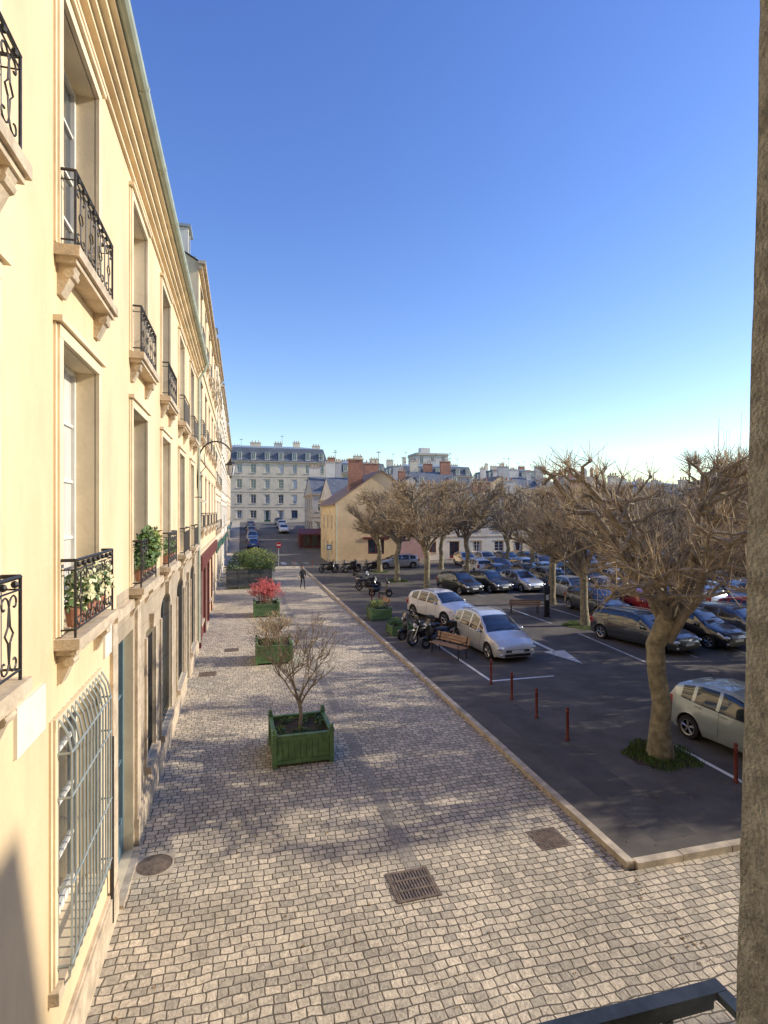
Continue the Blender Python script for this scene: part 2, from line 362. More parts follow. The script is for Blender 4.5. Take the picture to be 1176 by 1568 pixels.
b.pbox(P,door[0]-.1,door[1]+.1,.0,.05,-.0,.12,'kerb_stone')
for h in arches:
    window(b,P,h,.24,fr='blue_frame',bars=3,w=.08,panel=.3)
    b.pbox(P,h[0]+.08,h[1]-.08,2.7,2.85,-.20,-.12,'blue_frame')
    if h[2]>.5:
        b.pbox(P,h[0]-.12,h[1]+.12,h[2]-.14,h[2]-.002,-.01,.12,'stone_trim')
        n=9
        for k in range(n): 
            uu=h[0]+(h[1]-h[0])*(k+.5)/n; b.tube([P(uu,h[2]+.02,-.04),P(uu,h[3]-.2,-.04)],.011,'iron',4)
        for vv in (h[2]+.3,2.2,3.3): b.tube([P(h[0],vv,-.04),P(h[1],vv,-.04)],.012,'iron',4)
    b.pbox(P,h[0]-.16,h[0]-.002,h[2],3.5,-.01,.04,'stone_trim'); b.pbox(P,h[1]+.002,h[1]+.16,h[2],3.5,-.01,.04,'stone_trim')
    m=(h[0]+h[1])/2; b.hexa([P(m-.1,h[3],-.01),P(m+.1,h[3],-.01),P(m+.1,h[3],.08),P(m-.1,h[3],.08),P(m-.15,h[3]+.3,-.01),P(m+.15,h[3]+.3,-.01),P(m+.15,h[3]+.3,.1),P(m-.15,h[3]+.3,.1)],'stone_trim')
segs=[(.6,9.05),(10.7,19.8),(21.15,25.3)]
for a,c in segs: b.pbox(P,a,c,.0,.5,-.01,.07,'stone_trim'); b.pbox(P,a,c,.5,.55,-.01,.045,'stone_trim')
b.pbox(P,8.9,25.35,4.36,4.52,-.01,.08,'stone_trim')
b.pbox(P,8.75,9.08,.55,4.36,-.01,.05,'stone_trim'); b.pbox(P,10.7,11.05,.55,4.36,-.01,.05,'stone_trim')
for v0,v1,d in ((11.78,11.84,.05),(11.98,12.06,.10),(12.06,12.16,.17),(12.16,12.26,.26),(12.26,12.34,.34)): b.pbox(P,.6,25.4,v0,v1,-.01,d,'plaster_trim')
b.tube([P(.6,12.40,.40),P(25.35,12.40,.40)],.095,'gutter',12)
for k in range(13): u=1+k*2; b.tube([P(u-.03,12.40,.40),P(u+.03,12.40,.40)],.106,'gutter',12)
b.poly([P(.6,12.45,.42),P(25.4,12.45,.42),P(25.4,16.2,-5),P(.6,16.2,-5)],'slate'); b.poly([P(25.4,12.3,.35),P(25.4,16.2,-5),P(25.4,12.3,-10)],'plaster')
b.poly([P(.6,16.2,-5),P(25.4,16.2,-5),P(25.4,12.4,-10),P(.6,12.4,-10)],'slate')
b.box(-11.8,-11.7,.6,25.4,0,12.4,'plaster')
b.tube([P(24.9,12.38,.4),P(25.0,12.1,.35),P(25.0,11.7,.10),P(25.0,.4,.10)],.055,'gutter',8)
for k in range(5): b.tube([P(25.0,1.5+k*2.3,.10),P(25.0,1.56+k*2.3,.10)],.068,'gutter',8)
b.tube([P(8.62,2.8,.06),P(8.62,.15,.06)],.028,'iron',6)
b.pbox(P,5.25,5.95,3.93,4.36,.0,.03,'plaque'); b.pbox(P,8.35,8.75,3.98,4.42,0,.03,'plaque')
def wbox(u0,u1,v,fl,nn=260):
    for k in range(3):
        uu=u0+(u1-u0)*(k+.5)/3; b.lathe(P(uu,v,.08),(0,0,1),[(.0,0),(.08,0),(.11,.2),(.09,.2),(.0,.18)],'terracotta',10)
        b.leaves(P(uu,v+.38,.1),(.14,.24,.26),nn//3,.045,'leaf'); 
        if fl: b.leaves(P(uu,v+.42,.14),(.14,.2,.26),nn//4,.04,'flower')
wbox(6.5,7.9,4.75,True,420); wbox(10.6,11.9,4.75,False,500); wbox(14.2,15.4,4.75,False,200)
b.leaves(P(11.2,5.35,.15),(.22,.5,.4),500,.06,'leaf'); b.leaves(P(11.3,5.4,.2),(.2,.4,.35),260,.05,'leaf_yellow')
b.tube([P(23.6,6.6,0),P(23.6,6.6,.3)],.02,'iron'); b.tube([P(23.6,6.5,.25),P(23.3,6.4,.45)],.05,'white_frame',8)
b.build_split('town_house',{**GR,'zinc':'window_grille'})

b=B(); y0=25.0
pts=[(FX,y0,7.0),(FX+.08,y0,8.2)]+[(FX+.08+.72-.72*math.cos(math.pi*k/12),y0,8.2+.85*math.sin(math.pi*k/12)) for k in range(1,11)]
b.tube(pts,.034,'iron',6)
ex,ez=pts[-1][0],pts[-1][2]; lx=ex
b.tube(pts[-1:]+[(lx-.02,y0,ez-.3)],.02,'iron',6)
b.tube([(FX,y0,7.5),(FX+.35,y0,7.9),(FX+.3,y0,8.5)],.018,'iron',5)
b.lathe((lx-.02,y0,ez-.35),(0,0,1),[(.02,.06),(.06,0),(.10,-.08),(.24,-.22),(.25,-.26),(.22,-.26)],'iron',6)
b.lathe((lx-.02,y0,ez-.61),(0,0,1),[(.22,0),(.12,-.42),(.04,-.46)],'lamp_glass',6)
for k in range(6):
    w=math.pi/3*k; b.tube([(lx-.02+.22*math.cos(w),y0+.22*math.sin(w),ez-.61),(lx-.02+.12*math.cos(w),y0+.12*math.sin(w),ez-1.03)],.012,'iron',4)
b.ell((lx-.02,y0,ez-1.1),(.05,.05,.07),'iron',6,5)
b.build('street_lamp')

# ------------------------------------------------------------ generic buildings
def building(name,x0,x1,y0,y1,z0,ze,floors,faces='S',roof='gable',axis='x',rh=3.0,wall='plaster_white',rm='slate',ws=2.6,ww=1.1,shop=None,dorm=True,chim=2,wh=.58,seed=1,depth=.2,bal=False):
    rr=random.Random(seed); b=B(); fh=(ze-z0)/floors
    PF={'S':(lambda u,v,d:(u,y0-d,v),x0,x1),'W':(lambda u,v,d:(x0-d,u,v),y0,y1),'E':(lambda u,v,d:(x1+d,u,v),y0,y1),'N':(lambda u,v,d:(u,y1+d,v),x0,x1)}
    for k,(Pf,a,c) in PF.items():
        hs=[]
        if k in faces:
            n=max(1,int((c-a)/ws)); st=(c-a)/n
            for fl in range(floors):
                for i in range(n):
                    uc=a+st*(i+.5); v=z0+fh*fl
                    if fl==0: h=(uc-ww*.6,uc+ww*.6,v+(.1 if i%3==1 else .9),v+fh*.78)
                    else: h=(uc-ww/2,uc+ww/2,v+fh*(.82-wh),v+fh*.82)
                    hs.append(h)
        wf=(lambda u,v:('red_shop' if v<z0+3.2 and u<a+(c-a)*.55 else wall)) if shop=='red_shop' and k=='E' else wall
        facade(b,Pf,a,c,z0-1,ze,hs,depth,wf,'plaster_trim' if wall!='plaster_grey' else 'plaster_grey')
        for i,h in enumerate(hs):
            fr='white_frame'
            if h[2]-z0<1: fr=shop or rr.choice(['white_frame','door_blue','door_green','shutter_red','white_frame'])
            window(b,Pf,h,depth,fr=fr,bars=3,w=.07,curt=(rr.random()<.4),panel=.3 if h[2]-z0<.5 else 0)
            if h[2]-z0>1 and rr.random()<.22: # half-lowered blind / closed shutters
                q=rr.uniform(.25,1)*(h[3]-h[2]); b.pbox(Pf,h[0]+.03,h[1]-.03,h[3]-q,h[3]-.02,-depth+.075,-depth+.1,'curtain')
            b.pbox(Pf,h[0]-.12,h[1]+.12,h[2]-.1,h[2],-.01,.1,'stone_trim'); b.pbox(Pf,h[0]-.1,h[1]+.1,h[3],h[3]+.14,-.01,.05,'stone_trim')
            if bal and h[2]-z0>fh*.9: balcony(b,Pf,h[0]-.05,h[1]+.05,h[2],.12,.7,False)
        if k in faces:
            for fl in range(1,floors): b.pbox(Pf,a,c,z0+fh*fl-.08,z0+fh*fl+.05,-.01,.06,'stone_trim')
            b.pbox(Pf,a-.1,c+.1,ze-.3,ze-.12,-.01,.16,'stone_trim'); b.pbox(Pf,a-.2,c+.2,ze-.12,ze+.02,-.01,.3,'stone_trim')
    if shop:
        for k in faces:
            Pf,a,c=PF[k]; b.pbox(Pf,a+.3,c-.3,z0+fh*.8,z0+fh*.95,.0,.14,shop)
            if shop=='red_shop':
                u=a+.2
                while u<a+(c-a)*.6: b.pbox(Pf,u,u+.25,z0,z0+fh*.8,-.01,.09,shop); u+=ws*.97
    o=.25
    if roof=='gable':
        if axis=='y':
            xm=(x0+x1)/2
            b.poly([(x0-o,y0-.1,ze-.1),(x0-o,y1+.1,ze-.1),(xm,y1+.1,ze+rh),(xm,y0-.1,ze+rh)],rm); b.poly([(x1+o,y0-.1,ze-.1),(x1+o,y1+.1,ze-.1),(xm,y1+.1,ze+rh),(xm,y0-.1,ze+rh)],rm)
            for yy in (y0,y1): b.poly([(x0,yy,ze),(x1,yy,ze),(xm,yy,ze+rh-.05)],wall)
        else:
            ym=(y0+y1)/2
            b.poly([(x0-.1,y0-o,ze-.1),(x1+.1,y0-o,ze-.1),(x1+.1,ym,ze+rh),(x0-.1,ym,ze+rh)],rm); b.poly([(x0-.1,y1+o,ze-.1),(x1+.1,y1+o,ze-.1),(x1+.1,ym,ze+rh),(x0-.1,ym,ze+rh)],rm)
            for xx in (x0,x1): b.poly([(xx,y0,ze),(xx,y1,ze),(xx,ym,ze+rh-.05)],wall)
    elif roof=='mansard':
        i=rh*.3; a=[(x0,y0),(x1,y0),(x1,y1),(x0,y1)]; q=[(x0+i,y0+i),(x1-i,y0+i),(x1-i,y1-i),(x0+i,y1-i)]
        for k in range(4):
            p0,p1,q0,q1=a[k],a[(k+1)%4],q[k],q[(k+1)%4]; b.poly([(*p0,ze+.02),(*p1,ze+.02),(*q1,ze+rh),(*q0,ze+rh)],rm)
        w=min(x1-x0,y1-y0)*.4
        b.poly([(*q[0],ze+rh),(*q[1],ze+rh),(q[1][0]-w,y0+w+i,ze+rh+1.0),(q[0][0]+w,y0+w+i,ze+rh+1.0)],'zinc')
        b.poly([(*q[0],ze+rh),(q[0][0]+w,y0+w+i,ze+rh+1),(q[3][0]+w,y1-w-i,ze+rh+1),(*q[3],ze+rh)],'zinc')
        b.poly([(*q[1],ze+rh),(q[1][0]-w,y0+w+i,ze+rh+1),(q[2][0]-w,y1-w-i,ze+rh+1),(*q[2],ze+rh)],'zinc')
        b.poly([(q[0][0]+w,y0+w+i,ze+rh+1),(q[1][0]-w,y0+w+i,ze+rh+1),(q[2][0]-w,y1-w-i,ze+rh+1),(q[3][0]+w,y1-w-i,ze+rh+1)],'zinc')
    else:
        b.box(x0-.1,x1+.1,y0-.1,y1+.1,ze+.02,ze+.5,'plaster_grey')
        b.box(x0+2,x0+5,y0+2,y0+4,ze+.5,ze+2.2,'plaster_white')
    if dorm and roof!='flat':
        for k in faces:
            Pf,a,c=PF[k]
            if roof=='gable' and ((axis=='y')==(k in 'SN')): continue
            n=max(1,int((c-a)/ws)); st=(c-a)/n; sl=.3 if roof=='mansard' else (((x1-x0) if axis=='y' else (y1-y0))/2/rh)
            for i in range(n):
                if rr.random()<(.45 if roof=='gable' else .12): continue
                uc=a+st*(i+.5); v0=ze+.35; v1=ze+min(rh*.75,2.0); dd=-sl*(v0-ze)+.05; db=-sl*(v1-ze)-.3
                b.pbox(Pf,uc-.55,uc+.55,v0,v1,db,dd,'plaster_white'); b.pbox(Pf,uc-.65,uc+.65,v1,v1+.12,db,dd+.12,'zinc')
                b.pbox(Pf,uc-.35,uc+.35,v0+.2,v1-.12,dd,dd+.02,'glass'); b.pbox(Pf,uc-.03,uc+.03,v0+.2,v1-.12,dd+.02,dd+.035,'white_frame')
    for k in range(chim):
        t=(k+.5)/chim
        if axis=='y': cx=(x0+x1)/2+rr.uniform(-1.5,1.5); cy=y0+(y1-y0)*t
        else: cx=x0+(x1-x0)*t+rr.uniform(-.6,.6); cy=(y0+y1)/2+rr.uniform(-1.5,1.5)
        top=ze+rh+rr.uniform(.8,2.6); l=rr.uniform(.4,1.3); m=rr.choice(['brick_red','plaster_white','plaster_pale','plaster_grey'])
        b.box(cx-l,cx+l,cy-.3,cy+.3,ze,top,m); b.box(cx-l-.08,cx+l+.08,cy-.38,cy+.38,top,top+.12,'stone_trim')
        for q in range(3): b.lathe((cx-l*.6+q*l*.6,cy,top+.12),(0,0,1),[(.11,0),(.09,.45),(.0,.45)],'terracotta',8)
        if rr.random()<.6:
            b.tube([(cx+l,cy,top-.3),(cx+l,cy,top+2)],.03,'iron',4)
            for q in range(5): b.tube([(cx+l-.35,cy-.3+q*.15,top+1.8),(cx+l+.35,cy-.3+q*.15,top+1.8)],.015,'iron',3)
            b.tube([(cx+l,cy-.35,top+1.8),(cx+l,cy+.4,top+1.8)],.014,'iron',3)
    return b.build_split(name,GR)
building('terraced_house',-13,FX+.05,25.45,42.0,0,16.9,4,'E','gable','y',3.4,'plaster',ws=3.3,ww=1.3,shop='red_shop',seed=2,bal=True,depth=.3)
building('terraced_house',-13,FX-.02,42.05,55.0,0,18.6,5,'E','mansard','y',3.0,'plaster_pale',ws=3.0,shop='door_green',seed=3,bal=True)
building('terraced_house',-13,FX+.02,55.05,76,0,18.0,5,'ES','mansard','y',3.0,'plaster_white',ws=3.0,shop='door_green',seed=4)
building('terraced_house',-13,FX,76.05,104,H(85),17.5,5,'E','mansard','y',3.0,'plaster_pale',ws=3.0,shop='blue_frame',seed=5)
building('apartment_building',-8,19.5,128,141,3.7,17.4,4,'S','mansard','x',3.2,'plaster_pale',ws=2.95,ww=1.15,seed=6,chim=6)
building('apartment_building',19.6,34,129,141,3.7,15.2,4,'S','mansard','x',2.4,'plaster_house',ws=2.8,seed=7,chim=4)
building('slate_roof_house',11.5,17,92,104,H(92),9.0,2,'SW','gable','x',3.2,seed=8,chim=2,wall='plaster_grey')
building('slate_roof_house',12.4,22,76,90,.6,7.8,2,'SW','gable','x',3.4,seed=9,chim=2,wall='plaster_white')
building('cottage_row',21.6,34,66,76,0,5.8,2,'S','gable','x',3.0,'plaster_white',ws=2.6,seed=11,chim=3)
building('cottage_row',34.05,50,66.4,76,0,5.4,2,'S','gable','x',3.2,'plaster_pale',ws=2.6,seed=12,chim=3)
building('cottage_row',50.05,68,65.8,76,0,5.9,2,'S','gable','x',3.4,'plaster_white',ws=2.7,seed=13,chim=3)
building('cottage_row',68.05,98,65,76,0,5.6,2,'S','gable','x',3.4,'plaster_house',ws=2.8,seed=14,chim=3)
building('apartment_building',38,61,140,155,2,15.6,5,'SW','mansard','x',2.6,'plaster_grey',ws=2.6,seed=15,chim=6)
building('town_building',36,46,112,122,1.5,11.5,3,'SW','gable','x',3.4,'plaster_pale',ws=2.4,seed=31,chim=3)
building('town_building',47,60,108,118,1.5,9.5,3,'SW','gable','y',4.2,'plaster_house',ws=2.4,rm='tile',seed=32,chim=3)
building('town_building',27,35,100,110,1.2,9.0,3,'SW','gable','y',3.8,'plaster_white',ws=2.4,seed=33,chim=2)
building('modern_apartment_block',50,60,156,164,2,23,6,'SW','flat','x',2,'plaster_white',ws=2.6,seed=16,chim=0)
building('apartment_building',30,42,172,184,2,16,5,'S','mansard','x',2.6,'plaster_white',ws=2.8,seed=17,chim=4)
building('apartment_building',76,92,160,175,2,16.5,5,'SW','mansard','x',2.8,'plaster_grey',ws=2.8,seed=18,chim=5)
building('apartment_building',64,75,120,132,2,11.6,4,'SW','gable','x',3.2,'plaster_house',ws=2.6,seed=19,chim=3)
building('apartment_building',98,112,150,165,2,13.5,4,'SW','gable','x',4,'plaster_white',ws=2.8,seed=20,chim=5)
building('apartment_building',118,140,150,165,2,12.0,4,'SW','mansard','x',3,'plaster_grey',ws=2.8,seed=25,chim=4)
building('apartment_building',110,150,100,112,1,9.5,3,'SW','gable','x',3.4,'plaster_pale',ws=2.8,seed=21,chim=4)
building('apartment_building',78,100,108,118,1,9,3,'SW','gable','x',3.6,'plaster_house',ws=2.8,seed=22,chim=4)
building('apartment_building',150,230,150,165,2,13,4,'SW','gable','x',4,'plaster_pale',ws=3.4,seed=23,chim=5)
building('apartment_building',-40,-9,128.5,141,3.7,18,4,'S','mansard','x',3,'plaster_white',ws=3,seed=24,chim=3)
b=B()
for i in range(60):
    a0=i*12-100; h0=13+4*math.sin(i*.31)+2*math.sin(i*.9); h1=13+4*math.sin((i+1)*.31)+2*math.sin((i+1)*.9)
    b.poly([(a0,420,0),(a0+12,420,0),(a0+12,450,h1),(a0,450,h0)],'leaf_dark')
b.build('distant_hill')
def gable_house():
    b=B(); x0,x1,y0,y1,ze,rh=10.2,20.9,61.6,73,7.0,3.7; xm=(x0+x1)/2
    PS=lambda u,v,d:(u,y0-d,v); PW=lambda u,v,d:(x0-d,u,v)
    hs=[(14.0,15.9,1.2,2.9),(18.6,19.7,.15,2.6)]; hw=[(63.2,64.2,1,2.6),(66.5,67.5,.1,2.5),(69.5,70.5,1,2.6),(63.2,64.2,4,5.6),(66.5,67.5,4,5.6),(69.5,70.5,4,5.6)]
    facade(b,PS,x0,x1,0,ze,hs,.2,'plaster_house','plaster_trim'); facade(b,PW,y0,y1,0,ze,hw,.2,'plaster_house','plaster_trim')
    window(b,PS,hs[0],.2,'shutter_red',2,.08); window(b,PS,hs[1],.2,'shutter_red',2,.1,panel=.8)
    b.pbox(PS,13.4,16.5,2.9,3.15,-.01,.12,'shutter_red'); b.pbox(PS,17.6,x1-.1,.05,3.2,-.01,.03,'pink')
    for h in hw: window(b,PW,h,.2)
    b.box(x1-.1,x1,y0,y1,0,ze,'plaster_house'); b.box(x0,x1,y1-.1,y1,0,ze,'plaster_house')
    b.poly([(x0,y0,ze),(x1,y0,ze),(xm,y0,ze+rh)],'plaster_house'); b.poly([(x0,y1,ze),(x1,y1,ze),(xm,y1,ze+rh)],'plaster_house')
    for s in (0,1):
        xa=x0-.35 if s==0 else x1+.35; za=ze-.25
        b.hexa([(xa,y0-.2,za),(xm,y0-.2,ze+rh),(xm,y1+.2,ze+rh),(xa,y1+.2,za),(xa,y0-.2,za+.12),(xm,y0-.2,ze+rh+.12),(xm,y1+.2,ze+rh+.12),(xa,y1+.2,za+.12)],'tile')
    b.box(12.0,13.6,62.5,63.4,ze,ze+5,'brick_red'); b.box(11.9,13.7,62.4,63.5,ze+5,ze+5.15,'stone_trim')
    b.tube([PS(10.35,.1,.08),PS(10.35,6.8,.08)],.06,'gutter'); b.pbox(PS,x0,x1,0,.6,-.01,.05,'stone_trim')
    b.build_split('gable_house',{**GR,'pink':'painted_wall','shutter_red':'shutters'})
gable_house()
b=B(); b.box(8.6,12.8,83.5,88,.3,2.9,'red_shop'); b.hexa([(8.2,81.5,2.6),(13,81.5,2.6),(13,83.5,3.2),(8.2,83.5,3.2),(8.2,81.5,2.8),(13,81.5,2.8),(13,83.5,3.5),(8.2,83.5,3.5)],'red_shop')
for i in range(3): b.box(9+i*1.25,9.95+i*1.25,83.45,83.5,.9,2.5,'glass')
for xx in (8.3,12.9): b.tube([(xx,81.6,0),(xx,81.6,2.7)],.04,'iron')
b.build('cafe_kiosk')

# ------------------------------------------------------------ camera-side building with window
b=B(); P=lambda u,v,d:(u,.6+d,v)
hs=[(-.72,.75,5.05,7.7)]+[(3.1+3.8*k,4.6+3.8*k,4.75,7.7) for k in range(14)]+[(3.1+3.8*k,4.6+3.8*k,8.75,11.4) for k in range(14)]+[(3.1+3.8*k,4.6+3.8*k,1,3.7) for k in range(14)]
facade(b,P,FX,60,0,14.3,hs,.35,'plaster','plaster_trim')
for h in hs[1:]: window(b,P,h,.33)
facade(b,lambda u,v,d:(u,.25+d,v),FX,60,0,14.3,hs,.01,'plaster_white','plaster_white')
b.box(FX,60,-9.2,-9,0,14.3,'plaster'); b.box(60,60.2,-9.2,.6,0,14.3,'plaster'); b.box(FX-.2,FX-.02,-9.2,.55,0,14.3,'plaster')
b.box(FX,60,-9.2,.95,14.3,14.6,'stone_trim'); b.box(32,39,-3,.6,14.6,19.2,'plaster')  # plaster block above the cornice: unseen, added to cast shadow on the plaza
b.hexa([(FX,-9.2,14.6),(60,-9.2,14.6),(60,.6,14.6),(FX,.6,14.6),(FX,-5,17),(60,-5,17),(60,-4,17),(FX,-4,17)],'slate')
n=60; zs=[5.06+2.62*k/n for k in range(n+1)]
fx=[.6605+.028*(z-6)+R.uniform(-.0012,.0012)+.0012*math.sin(z*9) for z in zs]
for k in range(n):
    for (ya,yb) in ((.24,.42),(.42,.60)): b.poly([(fx[k],ya,zs[k]),(fx[k],yb,zs[k]),(fx[k+1],yb,zs[k+1]),(fx[k+1],ya,zs[k+1])],'jamb_stone')
    b.poly([(fx[k],.60,zs[k]),(.9,.604,zs[k]),(.9,.604,zs[k+1]),(fx[k+1],.60,zs[k+1])],'jamb_stone')
b.box(-.8,.72,.69,.712,5.258,5.27,'guard_metal'); b.box(.70,.72,.60,.689,5.258,5.27,'guard_metal'); b.box(-.8,.70,.695,.707,5.24,5.256,'guard_metal')
for k in range(12): b.tube([(-.7+k*.12,.7,4.5),(-.7+k*.12,.7,5.24)],.008,'guard_metal',5)
b.box(-.8,.8,.6,.74,4.42,4.5,'stone_trim')
b.build_split('corner_building',{**GR,'jamb_stone':'window_jamb','guard_metal':'window_guard'})

# ------------------------------------------------------------ trees
def pollard(seed,th,Rc,zb,zt,tr,dense=1.0,tw_=1.0):
    r=random.Random(seed); b=B(); 
    tp=[Vector((r.uniform(-.04,.04)*k,r.uniform(-.04,.04)*k,th*k/5-.05)) for k in range(6)]
    b.tube(tp,[tr*1.5,tr*1.08,tr,tr*.95,tr*.98,tr*1.1],'bark_moss',12)
    top=tp[-1]; nodes=[]
    nl=12
    for i in range(nl):
        az=2.39996*i+r.uniform(-.25,.25)
        q,ez=[(.97,zb+.45),(.97,zt-.55),(.5,zt-.4),(.97,zb+(zt-zb)*.5)][i%4]; q*=r.uniform(.92,1)
        start=top-Vector((0,0,r.uniform(0,.6))); end=Vector((math.cos(az)*Rc*q*.92,math.sin(az)*Rc*q*.92,ez+r.uniform(-.15,.15)))
        n=6; path=[]
        for k in range(n+1):
            t=k/n; p=start.lerp(end,t); p.z=start.z+(end.z-start.z)*t**.8
            if k: p+=Vector((r.uniform(-1,1),r.uniform(-1,1),r.uniform(-1,1)))*.18
            path.append(p)
        b.tube(path,[tr*.5*(1-.55*k/n)*(1+.25*r.random()) for k in range(n+1)],'bark',7)
        for k in range(2,n+1):
            nodes.append((path[k],az)); 
            if r.random()<.6: b.ell(path[k],(.10,.10,.09),'bark',6,4)
    tw=[]
    for p,az in nodes:
        for _ in range(4):
            a2=az+r.gauss(0,1.1); L=r.uniform(.5,1.35); d=Vector((math.cos(a2),math.sin(a2),r.uniform(-.35,1.2))).normalized()
            q=[p]
            for k in range(3):
                d=(d+Vector((r.gauss(0,.36),r.gauss(0,.36),r.gauss(.12,.36)))).normalized(); nx=q[-1]+d*L/3
                rad=math.hypot(nx.x,nx.y)
                if rad>Rc*.97: nx.x*=Rc*.97/rad; nx.y*=Rc*.97/rad
                nx.z=min(max(nx.z,zb),zt-.25+r.uniform(-.1,.1)); q.append(nx)
            b.tube(q,[.048,.038,.03,.03],'bark',4)
            tw+=[(q[k],d,k) for k in (1,2,3)]
            if r.random()<.6: b.ell(q[-1],(.055,.055,.05),'bark',5,3)
    for p,d,kk in tw:
        for _ in range(int((13 if kk==3 else 4)*dense)):
            dd=(Vector((r.gauss(0,1),r.gauss(0,1),r.gauss(.75,.9)))+d*.5+Vector((p.x,p.y,0))*.18).normalized(); L=r.uniform(.2,.65)
            if r.random()<.010 and p.z>zt-1.2: L=r.uniform(.8,1.35); dd=Vector((r.gauss(0,.12),r.gauss(0,.12),1)).normalized()
            elif (p+dd*L).z>zt+.25: L*=.55
            bend=Vector((r.gauss(0,.07),r.gauss(0,.07),r.uniform(0,.1)))
            w=r.uniform(.005,.0095)*tw_
            b.tube([p,p+dd*L*.5+bend*.5,p+dd*L+bend],[w*1.3,w,w*.5],'twig' if r.random()<.72 else 'twig_dark',3,False)
    return b
pv=[pollard(31,3.4,2.8,4.0,7.2,.22,.85,.85),pollard(32,3.2,2.75,3.8,7.3,.19,1.15,1.4),pollard(33,3.1,2.8,3.7,7.2,.2,1.0,1.2)]
t1=pv[0].build('pollarded_tree',50,(9.85,11.35,.1),.4)
t2=pv[1].build('pollarded_tree',50,(12.95,37.8,.1),1.2,1.1)
t3=pv[2].build('pollarded_tree',50,(17.3,25.3,.1),2.0,.98)
src=[t1,t2,t3]
spots=[(12.9,45.5,1.12),(13.2,53,1.1),(19.5,46,1.15),(19.3,31.8,1.08),(26,46,1.15),(25.5,38,1.1),(33,46,1.1),(32,38,1.1),(41,46,1.1),
 (16.9,13.8,1.05),(20.4,17.4,1.1),(24.0,26.5,1.08),(30.5,27,1.05),(31,19.5,1.05),(20,54,1.1),(28,55,1.1),(37,55,1.1),(46,55,1.1),(40,37,1.1),(50,45,1.1),(37,28,1.1),
 (20.5,9.8,1.1),(27,8,1),(25.5,13.6,1.1),(30,13.5,1),(16,10.2,.95),(45,28,1.1),(48,36,1.1),(57,46,1.1),(26,18.5,1)]
for i,(x,y,s) in enumerate(spots):
    if s>0: inst(src[1+i%2],'pollarded_tree',(x,y,.1),i*1.7,(s,s,s*R.uniform(.94,1.05)))
b=B()
for (x,y,s) in [(9.85,11.35,1),(17.3,25.3,1.3)]+[q for q in spots[:3]]:
    rr=.75*s; pts=[(x+rr*(1+.2*math.sin(3*w+x)+R.uniform(-.08,.08))*math.cos(w),y+rr*(1+.2*math.cos(2*w))*math.sin(w),.108) for w in [2*math.pi*k/18 for k in range(18)]]
    b.poly(pts,'soil')
    for _ in range(2200):
        w=R.uniform(0,6.28); q=rr*math.sqrt(R.random())*1.1*(1+.12*math.sin(w*5)); px,py=x+q*math.cos(w),y+q*math.sin(w); hh=R.uniform(.03,.12); dx,dy=R.gauss(0,.03),R.gauss(0,.03)
        b.poly([(px-.013,py,.1),(px+.013,py,.1),(px+dx,py+dy,.1+hh)],'grass' if R.random()<.75 else 'leaf_yellow')
b.build('grass_tuft')

def shrub(b,c,h,w,n,mat,mt2,seed,lv=None):
    r=random.Random(seed)
    def grow(p,d,L,rad,lev):
        q=[p]
        for k in range(3):
            d=(d+Vector((r.gauss(0,.16),r.gauss(0,.16),.05))).normalized(); q.append(q[-1]+d*L/3)
        b.tube(q,[rad,rad*.85,rad*.7,rad*.5],mat if lev<2 else mt2,5 if lev<2 else 3,False)
        if lev<4:
            for _ in range(n if lev else n+1):
                k=r.choice([1,2,3]); nd=(d+Vector((r.gauss(0,.6),r.gauss(0,.6),r.gauss(.1,.4)))).normalized(); grow(q[k],nd,L*r.uniform(.55,.8),max(.006,rad*.55),lev+1)
        if lv and lev>=3: b.leaves(q[-1],(.05,.05,.05),2,.035,lv,r,0)
    for i in range(w): grow(Vector(c)+Vector((r.uniform(-.1,.1),r.uniform(-.1,.1),0)),Vector((r.gauss(0,.3),r.gauss(0,.3),1)).normalized(),h*.42,.028,0)

# ------------------------------------------------------------ planters
def planter(S=1.45,Hh=.72):
    b=B(); s=S/2; p=.05
    for sx in (-1,1):
        for sy in (-1,1):
            cx,cy=sx*(s-p),sy*(s-p); b.box(cx-p,cx+p,cy-p,cy+p,0,Hh+.06,'planter_green'); b.box(cx-p-.015,cx+p+.015,cy-p-.015,cy+p+.015,Hh+.06,Hh+.08,'planter_green')
            b.ell((cx,cy,Hh+.14),(.05,.05,.06),'planter_green',10,6)
    for sy in (-1,1):
        for (f) in (lambda u0,u1,d0,d1,z0,z1:b.box(u0,u1,min(sy*d0,sy*d1),max(sy*d0,sy*d1),z0,z1,'planter_green'),lambda u0,u1,d0,d1,z0,z1:b.box(min(sy*d0,sy*d1),max(sy*d0,sy*d1),u0,u1,z0,z1,'planter_green')):
            e=s-2*p; f(-e,e,s-.085,s-.06,.09,Hh-.02)
            n=9
            for k in range(n): a=-e+2*e*k/n; f(a+.008,a+2*e/n-.008,s-.06,s-.045,.16,Hh-.1)
            f(-e,e,s-.06,s-.02,.07,.155); f(-e,e,s-.06,s-.02,Hh-.1,Hh-.01); f(-e,e,s-.1,s-.005,Hh-.009,Hh+.025)
    b.poly([(-s+.1,-s+.1,Hh-.09),(s-.1,-s+.1,Hh-.09),(s-.1,s-.1,Hh-.09),(-s+.1,s-.1,Hh-.09)],'soil')
    return b
